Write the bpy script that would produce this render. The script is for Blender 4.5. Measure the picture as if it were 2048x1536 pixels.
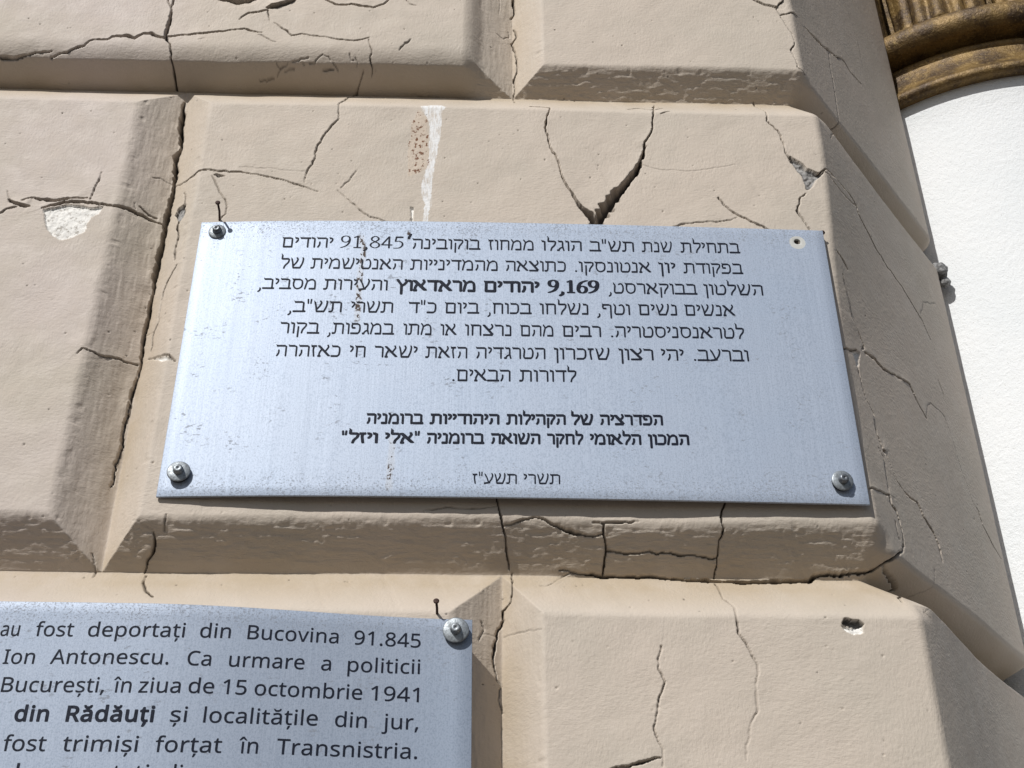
import bpy, bmesh, math, random
import numpy as np
from mathutils import Vector, Matrix, geometry
R = math.radians
for o in list(bpy.data.objects): bpy.data.objects.remove(o)
SC = bpy.context.scene
COL = SC.collection
# ---------------------------------------------------------------- camera
cd = bpy.data.cameras.new('camera'); cam = bpy.data.objects.new('camera', cd); COL.objects.link(cam)
cd.sensor_width = 36.0; cd.sensor_fit = 'HORIZONTAL'; cd.lens = 36.0 * 2600 / 2048
cd.clip_start = 0.02; cd.clip_end = 2000
rt = Vector((0.99950, -0.03153, -0.00233)); dn = Vector((0.01535, 0.54840, -0.83607)); fw = Vector((0.02764, 0.83562, 0.54861))
m4 = Matrix((( rt.x, -dn.x, -fw.x, -0.03422), (rt.y, -dn.y, -fw.y, -0.96436), (rt.z, -dn.z, -fw.z, -0.66643), (0, 0, 0, 1)))
cam.matrix_world = m4
SC.camera = cam
# ---------------------------------------------------------------- sky and sun
SUN = Vector((-0.62, -1.0, 1.05)).normalized()
wd = bpy.data.worlds.new('World'); SC.world = wd; wd.use_nodes = True
wn = wd.node_tree.nodes; wl = wd.node_tree.links
sky = wn.new('ShaderNodeTexSky'); sky.sky_type = 'NISHITA'; sky.sun_disc = False
sky.sun_elevation = math.asin(SUN.z); sky.sun_rotation = math.atan2(SUN.x, SUN.y) % (2 * math.pi)
sky.air_density = 1.0; sky.dust_density = 1.2; sky.ozone_density = 1.0
wl.new(sky.outputs[0], wn['Background'].inputs[0]); wn['Background'].inputs[1].default_value = 0.054
sd = bpy.data.lights.new('sun', 'SUN'); sun = bpy.data.objects.new('sun', sd); COL.objects.link(sun)
sd.energy = 3.95; sd.angle = R(0.53); sd.color = (1.0, 0.98, 0.945)
sun.rotation_euler = SUN.to_track_quat('Z', 'Y').to_euler(); sun.location = SUN * 6
SC.view_settings.view_transform = 'Standard'; SC.view_settings.look = 'None'
SC.view_settings.exposure = 0.0; SC.view_settings.gamma = 1.0
try: SC.view_settings.use_curve_mapping = False
except Exception: pass

# ---------------------------------------------------------------- helpers
def tag(o, label=None, cat=None, group=None, kind=None):
    if label: o['label'] = label
    if cat: o['category'] = cat
    if group: o['group'] = group
    if kind: o['kind'] = kind
    return o
def empty(name, loc=(0, 0, 0)):
    o = bpy.data.objects.new(name, None); COL.objects.link(o); o.location = loc; o.empty_display_size = .02; return o
def link(name, me, mat, parent=None, smooth=True):
    o = bpy.data.objects.new(name, me); COL.objects.link(o)
    if mat: me.materials.append(mat)
    if parent: o.parent = parent
    if smooth: me.polygons.foreach_set('use_smooth', np.ones(len(me.polygons), dtype=bool))
    return o
def from_bm(name, bm, mat, parent=None, smooth=True):
    bmesh.ops.recalc_face_normals(bm, faces=bm.faces)
    me = bpy.data.meshes.new(name); bm.to_mesh(me); bm.free(); return link(name, me, mat, parent, smooth)
def lathe(bm, prof, n=48, axis='z', c=(0, 0, 0), wob=None):
    rings = []
    for r, h in prof:
        if r <= 1e-6:
            rings.append([bm.verts.new(cv(0, 0, h, axis, c))])
        else:
            rings.append([bm.verts.new(cv(r * math.cos(2 * math.pi * i / n), r * math.sin(2 * math.pi * i / n), h, axis, c)) for i in range(n)])
    for a, b in zip(rings[:-1], rings[1:]):
        for i in range(n):
            j = (i + 1) % n
            if len(a) == 1 and len(b) > 1: bm.faces.new((a[0], b[i], b[j]))
            elif len(b) == 1 and len(a) > 1: bm.faces.new((a[i], a[j], b[0]))
            elif len(a) > 1: bm.faces.new((a[i], a[j], b[j], b[i]))
def cv(x, y, h, axis, c):
    if axis == 'z': return (c[0] + x, c[1] + y, c[2] + h)
    return (c[0] + x, c[1] - h, c[2] + y)          # axis '-y': h points out of the wall
def tube(bm, pts, rads, n=12):
    rings = []
    for i, p in enumerate(pts):
        p = Vector(p); a = Vector(pts[max(i - 1, 0)]); b = Vector(pts[min(i + 1, len(pts) - 1)])
        t = (b - a).normalized(); u = t.orthogonal().normalized(); w = t.cross(u)
        rings.append([bm.verts.new(p + (u * math.cos(2 * math.pi * k / n) + w * math.sin(2 * math.pi * k / n)) * rads[i]) for k in range(n)])
    for a, b in zip(rings[:-1], rings[1:]):
        for k in range(n):
            bm.faces.new((a[k], a[(k + 1) % n], b[(k + 1) % n], b[k]))
    bm.faces.new(rings[0][::-1]); bm.faces.new(rings[-1])
# ---------------------------------------------------------------- material helpers
class NT:
    def __init__(s, name):
        s.m = bpy.data.materials.new(name); s.m.use_nodes = True; s.t = s.m.node_tree; s.n = s.t.nodes; s.l = s.t.links
        s.p = s.n['Principled BSDF']; s.geo = s.n.new('ShaderNodeTexCoord')
    def put(s, inp, v):
        if isinstance(v, (int, float)): inp.default_value = v
        elif isinstance(v, (tuple, list)): inp.default_value = tuple(v) + ((1,) if len(inp.default_value) == 4 and len(v) == 3 else ())
        else: s.l.new(v, inp)
    def math(s, op, a, b=0.0, c=0.0, clamp=False):
        n = s.n.new('ShaderNodeMath'); n.operation = op; n.use_clamp = clamp
        for i, v in enumerate((a, b, c)): s.put(n.inputs[i], v)
        return n.outputs[0]
    def map(s, v, a, b, c=0.0, d=1.0, smooth=True):
        n = s.n.new('ShaderNodeMapRange'); n.clamp = True
        if smooth: n.interpolation_type = 'SMOOTHSTEP'
        for i, q in enumerate((v, a, b, c, d)): s.put(n.inputs[i], q)
        return n.outputs[0]
    def vec(s, scale=(1, 1, 1), loc=(0, 0, 0), src=None):
        n = s.n.new('ShaderNodeMapping'); n.inputs['Scale'].default_value = scale; n.inputs['Location'].default_value = loc
        s.l.new(src or s.geo.outputs['Object'], n.inputs['Vector']); return n.outputs[0]
    def noise(s, scale, det=3, rough=.55, vec=None, dist=0.0):
        n = s.n.new('ShaderNodeTexNoise'); n.inputs['Scale'].default_value = scale; n.inputs['Detail'].default_value = det
        n.inputs['Roughness'].default_value = rough; n.inputs['Distortion'].default_value = dist
        s.l.new(vec or s.geo.outputs['Object'], n.inputs['Vector']); return n.outputs['Fac']
    def mix(s, f, a, b):
        n = s.n.new('ShaderNodeMix'); n.data_type = 'RGBA'
        s.put(n.inputs[0], f); s.put(n.inputs[6], a); s.put(n.inputs[7], b); return n.outputs[2]
    def bump(s, h, dist, strength=1.0, normal=None):
        n = s.n.new('ShaderNodeBump'); s.put(n.inputs['Distance'], dist); n.inputs['Strength'].default_value = strength
        s.l.new(h, n.inputs['Height'])
        if normal: s.l.new(normal, n.inputs['Normal'])
        return n.outputs[0]
    def xyz(s):
        n = s.n.new('ShaderNodeSeparateXYZ'); s.l.new(s.geo.outputs['Object'], n.inputs[0]); return n.outputs
    def attr(s, name):
        n = s.n.new('ShaderNodeVertexColor'); n.layer_name = name
        q = s.n.new('ShaderNodeSeparateColor'); s.l.new(n.outputs[0], q.inputs[0]); return q.outputs[0], q.outputs[1], q.outputs[2], n.outputs[1]
    def set(s, **k):
        for a, v in k.items(): s.put(s.p.inputs[a.replace('_', ' ')], v)
        return s.m
# ---------------------------------------------------------------- measured data
CRACKS = [
 (80,12,-1,0,[(-3670,4343,2),(-3660,4230,6),(-3651,4037,10),(-3648,3914,8),(-3612,3777,4),(-3576,3596,4),(-3559,3536,4),(-3556,3476,5)]),
 (40,6,-1,0,[(-3725,4478,2),(-3670,4343,2)]),
 (40,6,-1,0,[(-3648,4482,4),(-3670,4343,2)]),
 (60,10,0,1,[(-5376,3620,4),(-5136,3620,4),(-4992,3644,4),(-4880,3656,2),(-4812,3674,1)]),
 (60,12,0,1,[(-4824,3620,3),(-4656,3656,4),(-4584,3700,4),(-4472,3728,4),(-4440,3797,3),(-4408,3819,3),(-4239,3824,6),(-4197,3878,7),(-4056,3883,7),(-3977,3848,6),(-3900,3905,6),(-3807,3929,7),(-3718,3887,8),(-3636,3872,8)]),
 (40,12,0,1,[(-3628,3896,7),(-3540,3900,5),(-3293,3949,4),(-3144,3984,4),(-2976,4016,3),(-2844,4035,2),(-2748,4006,2),(-2652,3978,1)]),
 (20,5,0,1,[(-2688,3952,1),(-2616,3924,2),(-2544,3856,2),(-2496,3841,1)]),
 (10,3,0,1,[(-3312,3861,1),(-3240,3872,1)]),
 (30,5,0,1,[(-2538,4148,1),(-2476,4085,2),(-2406,4016,3),(-2352,3947,3),(-2244,3983,2),(-2112,3956,2),(-1980,3941,2),(-1836,3902,2),(-1663,3896,2),(-1608,3909,2),(-1536,3944,2)]),
 (80,40,0,1,[(-3225,4522,4),(-3096,4469,6),(-2976,4448,8),(-2856,4469,8),(-2748,4537,5)]),
 (40,16,0,1,[(-2931,4181,1),(-2834,4289,2),(-2727,4311,3),(-2640,4328,4)]),
 (80,50,0,1,[(-2649,4368,6),(-2544,4406,7),(-2436,4459,7),(-2334,4551,5)]),
 (30,15,-1,0,[(-2640,4328,4),(-2604,4178,1)]),
 (50,10,0,1,[(-2040,4512,3),(-1932,4459,4),(-1764,4448,4),(-1752,4460,4),(-1632,4416,5),(-1510,4414,4),(-1404,4469,3),(-1332,4587,3)]),
 (20,4,0,1,[(-1152,4568,2),(-1122,4489,2),(-1044,4461,1)]),
 (40,3,-1,0,[(-1532,3920,2),(-1500,3752,2),(-1500,3656,3),(-1471,3620,3),(-1488,3584,2)]),
 (40,3,-1,0,[(-1572,3596,2),(-1608,3560,2),(-1656,3488,3),(-1680,3476,3)]),
 (30,10,-1,0,[(-1644,3488,2),(-1723,3389,2),(-1800,3125,2),(-1788,2952,2),(-1776,2880,3),(-1878,2708,3),(-1968,2496,3),(-1986,2336,2),(-2040,2149,2),(-2052,1991,1)]),
 (12,0,0,1,[(-1212,3758,2),(-1164,3831,6),(-1092,3927,3)]),
 (60,15,-1,0,[(24,5045,7),(12,4904,8),(12,4751,5),(-24,4664,2)]),
 (40,10,-1,0,[(12,4519,3),(36,4367,4),(0,4263,5),(32,4095,2),(39,3913,3),(36,3777,3),(12,3655,2),(12,3312,2)]),
 (20,3,-1,0,[(-144,4940,2),(-153,4804,2),(-144,4677,1)]),
 (20,4,0,1,[(-173,4341,1),(-96,4307,2),(-48,4365,2),(-48,4462,1)]),
 (20,8,0,1,[(-1068,3476,1),(-900,3476,2),(-691,3459,1),(-420,3422,2),(-203,3413,1)]),
 (90,6,1,0,[(177,3164,3),(377,3116,2),(336,2916,3),(336,2772,3),(364,2537,2),(408,2432,2),(456,2307,2),(468,2180,2),(528,2012,3),(588,1880,5),(660,1750,9),(744,1652,16),(816,1537,30)]),
 (100,15,-1,0,[(1500,3318,3),(1440,2974,3),(1408,2780,3),(1332,2635,4),(1296,2423,9),(1224,2237,18),(1113,2072,22),(1020,1938,24),(928,1780,28),(852,1646,34),(810,1520,34)]),
 (10,2,0,1,[(1284,2329,1),(1476,2264,1),(1728,2253,1),(1932,2276,1),(2208,2344,1)]),
 (30,4,0,1,[(1200,3158,2),(1335,3211,3),(1429,3123,2),(1570,3203,2)]),
 (20,4,0,1,[(1524,3043,3),(1626,3100,2)]),
 (50,4,-1,0,[(2575,3464,3),(2609,3187,2),(2580,2958,3),(2676,2816,3),(2712,2672,3),(2724,2508,4),(2772,2394,6)]),
 (50,4,1,0,[(2883,1985,3),(2808,1904,4),(2784,1738,5),(2832,1607,3),(2884,1508,3),(2940,1396,2)]),
 (50,5,1,0,[(3048,2276,4),(3132,2347,3),(3416,2378,3),(3675,2398,3),(3862,2363,3),(3882,2283,3),(4014,2209,4),(4165,2124,3),(4316,2037,3),(4487,2008,3)]),
 (30,3,-1,0,[(3098,2296,2),(3355,2286,2),(3600,2275,2),(3834,2344,2)]),
 (30,3,1,0,[(4410,2044,3),(4570,1984,3),(4662,1984,2),(4925,1947,2),(5207,1839,2),(5413,1773,1),(5509,1665,1),(5577,1600,1)]),
 (10,2,0,1,[(5413,1773,1),(5437,1880,2),(5598,2130,1),(6098,2403,1)]),
 (40,8,0,1,[(2004,1905,3),(2056,1808,4),(2148,1724,3),(2292,1616,3),(2460,1512,3),(2616,1388,2)]),
 (20,3,0,1,[(1452,1467,2),(1552,1520,2),(1704,1574,2),(1980,1599,2),(2112,1624,2),(2184,1658,1)]),
 (80,8,0,1,[(3444,4686,2),(3667,4731,6),(3899,4795,10),(4098,4884,8),(4272,4949,6),(4500,5102,2),(4690,5046,2),(5024,5120,1)]),
 (30,2,-1,0,[(4056,4819,1),(4007,4439,2),(4005,4083,2),(3960,3596,3),(3409,2982,1)]),
 (10,1,-1,0,[(5010,6627,1),(5147,6430,1),(5262,6024,1),(5242,5604,1)]),
 (40,25,0,1,[(2664,4845,2),(2827,4739,3),(2938,4702,3),(3053,4874,3)]),
 (30,8,0,1,[(2936,4688,2),(2964,4577,2),(3243,4707,2)]),
 (30,7,-1,0,[(2964,4577,2),(3060,4281,2),(3072,4149,2),(3026,4037,3),(3060,3777,2),(3167,3711,2)]),
 (40,5,0,1,[(3168,1310,2),(3296,1285,4),(3396,1221,2)]),
 (50,12,-1,0,[(3279,1086,2),(3275,958,3),(3338,812,2),(3374,632,3),(3512,510,6),(3575,405,6),(3522,336,3)]),
 (40,5,0,1,[(3060,92,2),(3230,155,4),(3397,259,3)]),
 (60,8,0,1,[(3576,337,6),(3780,380,7),(3982,340,7),(4144,406,3),(4380,451,4),(4564,485,2),(4691,356,1),(4863,238,1)]),
 (15,2,-1,0,[(4863,238,1),(4962,431,1),(5093,539,1),(5471,560,1),(5568,375,1),(5665,8,1),(5825,-326,1),(5994,-375,1)]),
 (15,2,0,1,[(5537,1048,1),(5620,871,2)]),
 (50,8,-1,0,[(3360,56,3),(3383,-160,3),(3440,-297,3),(3526,-347,3),(3519,-515,3),(3562,-640,4),(3591,-733,8),(3647,-724,6),(3673,-784,4),(3776,-950,4),(3946,-1034,4),(4152,-1035,5),(4212,-1097,4)]),
 (20,12,-1,0,[(3516,-750,1),(3569,-832,1),(3542,-1020,1),(3505,-1225,2)]),
 (40,8,0,1,[(3098,-1336,2),(3254,-1290,2),(3521,-1225,2),(3523,-1301,4),(3598,-1370,4)]),
 (40,4,-1,0,[(3588,-1336,4),(3606,-1389,5),(3630,-1429,3),(3652,-1580,2),(3623,-1681,3)]),
 (20,2,-1,0,[(3531,-1470,2),(3549,-1640,2)]),
 (50,6,1,0,[(4130,-1029,4),(4175,-1026,5),(4249,-1144,5),(4412,-1242,5),(4473,-1327,3),(4485,-1500,1)]),
 (20,2,1,0,[(5929,-344,2),(6010,-514,2),(6201,-651,3),(6415,-745,1)]),
 (60,3,0,1,[(3625,-1670,6),(3570,-1740,4),(3396,-1876,5),(3342,-1912,5),(3298,-1948,5),(3228,-1972,5)]),
 (50,3,1,0,[(3360,-1924,3),(3559,-1948,5),(3768,-1984,5),(3096,-2284,4),(3072,-2332,2)]),
 (10,1,-1,0,[(4262,-1665,1),(4154,-1888,1),(3245,-2411,1),(3352,-2432,1)]),
 (70,16,0,1,[(1140,-2044,5),(1313,-2056,6),(1500,-2071,7),(1668,-2080,8),(1824,-2080,7),(1992,-2083,9),(2220,-2068,9),(2460,-2068,9),(2580,-2020,6),(2676,-2008,6),(3096,-2003,7),(3195,-1984,5),(3240,-1972,5)]),
 (50,10,0,1,[(372,-2001,2),(540,-2015,3),(648,-2020,6),(744,-2044,6),(924,-2044,4),(1140,-2044,5)]),
 (20,9,0,-1,[(216,-2167,1),(300,-2140,2),(408,-2044,2),(528,-2008,2)]),
 (50,12,-1,0,[(1788,-1492,3),(1746,-1600,4),(1733,-1636,4),(1752,-1732,4),(1716,-1804,3),(1704,-1900,3),(1680,-2044,3)]),
 (40,5,0,1,[(1128,-1876,3),(1188,-1893,3),(1260,-1888,3),(1332,-1900,3),(1544,-1900,3),(1662,-1924,3),(1692,-1912,2)]),
 (30,4,1,0,[(1672,-2112,2),(1686,-2302,2),(1740,-2428,2),(1737,-2579,3),(1740,-2680,2),(1788,-2764,2),(1824,-2872,2)]),
 (20,3,1,0,[(1832,-2881,2),(1848,-2968,2),(1818,-3148,2),(1812,-3292,2),(1752,-3424,1),(1728,-3556,1),(1704,-3688,1)]),
 (40,12,-1,0,[(-156,-1468,3),(-144,-1552,3),(-108,-1708,4),(-72,-1804,4),(-64,-1888,4),(-48,-1984,2)]),
 (20,4,0,1,[(-756,-1612,1),(-636,-1588,2),(-336,-1592,2),(-258,-1592,2),(-144,-1564,2)]),
 (50,13,0,1,[(-96,-1720,2),(-18,-1696,2),(48,-1672,2),(180,-1648,2),(264,-1684,3),(348,-1720,4),(420,-1744,5),(504,-1768,5),(612,-1780,4),(732,-1768,3)]),
 (30,9,0,1,[(648,-1696,3),(780,-1696,3),(900,-1684,3),(1032,-1684,1)]),
 (50,9,-1,0,[(744,-1708,3),(744,-1780,4),(756,-1876,4),(756,-1942,3),(744,-2032,4)]),
 (40,5,0,1,[(762,-1876,3),(869,-1888,3),(1140,-1876,3)]),
 (40,10,-1,0,[(-24,-2008,2),(-12,-2104,3),(-24,-2248,4),(-48,-2332,2),(-91,-2365,3),(-84,-2452,3),(-144,-2524,4),(-156,-2656,4),(-168,-2776,4)]),
 (15,3,0,1,[(-84,-2584,2),(48,-2608,2),(204,-2644,1)]),
 (15,4,0,1,[(-252,-2608,1),(-168,-2596,1)]),
 (30,7,-1,0,[(-168,-2680,4),(-171,-2832,4),(-132,-2956,2),(-108,-3004,2),(-132,-3076,2),(-132,-3136,2),(-105,-3225,2)]),
 (20,5,-1,0,[(-108,-3340,1),(-96,-3652,1)]),
 (25,5,-1,0,[(1140,-2764,2),(1116,-2884,2),(1116,-2968,2),(1157,-3082,3),(1109,-3196,3),(1080,-3352,3),(1044,-3448,3),(1087,-3553,2),(1116,-3604,1),(1104,-3736,1)]),
 (40,10,0,1,[(696,-3772,3),(756,-3736,3),(960,-3700,4),(1092,-3664,2)]),
 (20,9,-1,0,[(-276,-2500,2),(-252,-2560,3),(-276,-2680,3)]),
 (30,6,0,1,[(-3408,2132,3),(-3300,2084,2),(-3204,2095,2),(-3024,2132,3),(-2824,2128,4),(-2705,2108,3),(-2532,2090,2),(-2292,2029,2),(-2088,1956,2),(-1920,1895,1)]),
 (25,4,1,0,[(-2964,2056,2),(-2880,1860,2),(-2784,1729,2),(-2772,1580,3),(-2820,1492,2)]),
 (10,2,0,1,[(-2712,2177,1),(-2376,2173,1),(-2040,2138,1)]),
 (20,3,0,1,[(-1728,1910,1),(-1620,1781,2),(-1536,1697,2),(-1380,1568,2),(-1212,1508,1)]),
 (20,5,-1,0,[(-1704,1945,2),(-1640,2024,2),(-1572,2161,2)]),
 (50,20,0,1,[(-4864,1708,3),(-4836,1681,8),(-4740,1632,8),(-4656,1623,4)]),
 (50,20,0,1,[(-4740,1699,2),(-4644,1734,2),(-4584,1714,6),(-4440,1704,6),(-4272,1724,6),(-4116,1735,3)]),
 (60,22,0,1,[(-4536,1604,3),(-4452,1652,5),(-4344,1683,5),(-4205,1688,5),(-4086,1676,5),(-3864,1652,5),(-3780,1652,6),(-3708,1652,7),(-3600,1650,7),(-3504,1622,3),(-3417,1608,3)]),
 (30,6,-1,0,[(-4080,1715,3),(-4080,1808,3),(-4056,1940,3),(-4044,2072,1)]),
 (20,3,-1,0,[(-4901,1808,1),(-4864,1708,2)]),
 (30,14,0,1,[(-4932,1524,3),(-4920,1532,3),(-4872,1592,3),(-4788,1617,2)]),
 (20,4,0,1,[(-3576,2154,2),(-3528,2168,1),(-3408,2135,1)]),
 (40,12,0,1,[(-3636,1748,2),(-3564,1688,3),(-3480,1664,3)]),
 (20,4,-1,0,[(-3684,1758,2),(-3672,1693,2)]),
 (90,34,-1,0,[(-3444,3284,4),(-3426,3092,11),(-3420,2904,10),(-3379,2643,11),(-3420,2521,13),(-3384,2186,13),(-3384,1940,13),(-3393,1745,13),(-3394,1524,13),(-3396,1316,13),(-3404,938,11),(-3408,668,10),(-3420,428,8),(-3420,224,7),(-3408,14,4),(-3432,-172,3),(-3456,-508,3),(-3456,-724,3),(-3444,-844,3),(-3468,-1012,3),(-3468,-1264,3)]),
 (30,4,-1,0,[(-3214,1191,2),(-3202,1060,3)]),
 (30,3,-1,0,[(-3180,984,2),(-3243,851,2),(-3279,712,2),(-3287,583,1),(-3286,411,1),(-3309,314,2),(-3324,118,2)]),
 (20,3,0,1,[(-3420,344,2),(-3317,313,1)]),
 (30,5,0,1,[(-3324,27,3),(-3200,-20,3),(-3084,-88,2),(-3024,-148,2)]),
 (40,18,0,1,[(-3900,-76,1),(-3864,-28,2),(-3756,-28,3),(-3636,-16,3),(-3444,8,4)]),
 (40,7,-1,0,[(-3240,1942,2),(-3208,1827,3),(-3202,1638,4),(-3243,1547,4),(-3216,1339,3),(-3226,1218,3),(-3212,1096,3)]),
 (30,5,-1,0,[(-3504,-1912,2),(-3492,-1984,2),(-3480,-2027,2),(-3468,-2110,2)]),
 (50,18,-1,0,[(-2988,-1780,2),(-2976,-1840,4),(-2988,-1888,4),(-3036,-1972,4),(-3060,-2044,3)]),
 (10,4,0,1,[(-3156,-1696,1),(-3060,-1744,1),(-2988,-1763,1)]),
 (40,6,1,0,[(-3036,-2088,2),(-3036,-2185,4),(-2976,-2305,4),(-2904,-2368,5)]),
 (20,2,-1,0,[(-2880,-1660,2),(-2892,-1780,2)]),
 (15,2,0,1,[(-2484,3620,2),(-2448,3596,3),(-2364,3620,2)]),
 (15,2,0,1,[(-2484,3560,2),(-2472,3584,2),(-2424,3596,2)]),
 (15,2,0,1,[(-2589,3541,2),(-2520,3548,2)]),
 (15,2,0,1,[(-2664,3524,2),(-2595,3530,2)]),
 (15,2,0,1,[(-2405,3584,2),(-2352,3596,2),(-2292,3584,2)]),
 (15,2,0,1,[(-2316,3620,2),(-2244,3632,2),(-2220,3656,2),(-2155,3668,2)]),
 (15,2,0,1,[(-2208,3620,2),(-2196,3608,2)]),
 (15,2,0,1,[(-2153,3620,2),(-2088,3620,2),(-2052,3656,2),(-1992,3698,2),(-1932,3680,2),(-1923,3644,2)]),
 (15,2,0,1,[(-2004,3584,2),(-1974,3584,3),(-1896,3584,2)]),
 (15,2,0,1,[(-1896,3620,2),(-1848,3584,2)]),
 (15,2,0,1,[(-1716,3711,2),(-1704,3656,2),(-1668,3656,2)]),
 (15,2,0,1,[(-1653,3680,2),(-1632,3644,2),(-1650,3620,2)]),
]
PATCHES = [
 ('white',[(-4527,1587),(-4392,1640),(-4260,1659),(-4092,1622),(-3960,1645),(-3984,1547),(-4056,1508),(-4080,1407),(-4080,1328),(-4188,1253),(-4284,1220),(-4380,1271),(-4440,1360),(-4476,1460)]),
 ('grey',[(2760,2474),(2859,2408),(2916,2316),(3048,2276),(3096,2284),(3000,2146),(2928,2031),(2892,2031),(2856,2212),(2784,2348)]),
 ('white',[(3267,167),(3473,280),(3383,68),(3332,40),(3312,134)]),
 ('white',[(-3264,-1),(-3176,-56),(-3077,-112),(-3048,-136),(-3140,-140)]),
 ('grey',[(-3278,1756),(-3207,1748),(-3195,1607),(-3252,1566),(-3300,1676)]),
 ('streak',[(-972,3067),(-767,3137),(-684,3080),(-740,3008),(-738,2648),(-780,2365),(-797,2072),(-804,1844),(-828,1520),(-883,1520),(-876,1757),(-912,1888),(-900,2044),(-846,2408),(-852,2835),(-912,2953)]),
 ('brown',[(-987,3023),(-876,2906),(-857,2504),(-828,2228),(-1039,2108),(-1056,2521),(-1020,2878)]),
 ('white',[(2484,-2584),(2499,-2636),(2556,-2668),(2640,-2644),(2640,-2596),(2568,-2608)]),
 ('hole',[(2496,-2572),(2520,-2524),(2616,-2536),(2652,-2572),(2640,-2596),(2568,-2608)]),
 ('grey',[(-2952,2084),(-2892,2084),(-2844,2060),(-2904,2032)]),
 ('white',[(-1008,1700),(-984,1700),(-984,1515),(-996,1514)]),
]
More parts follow.
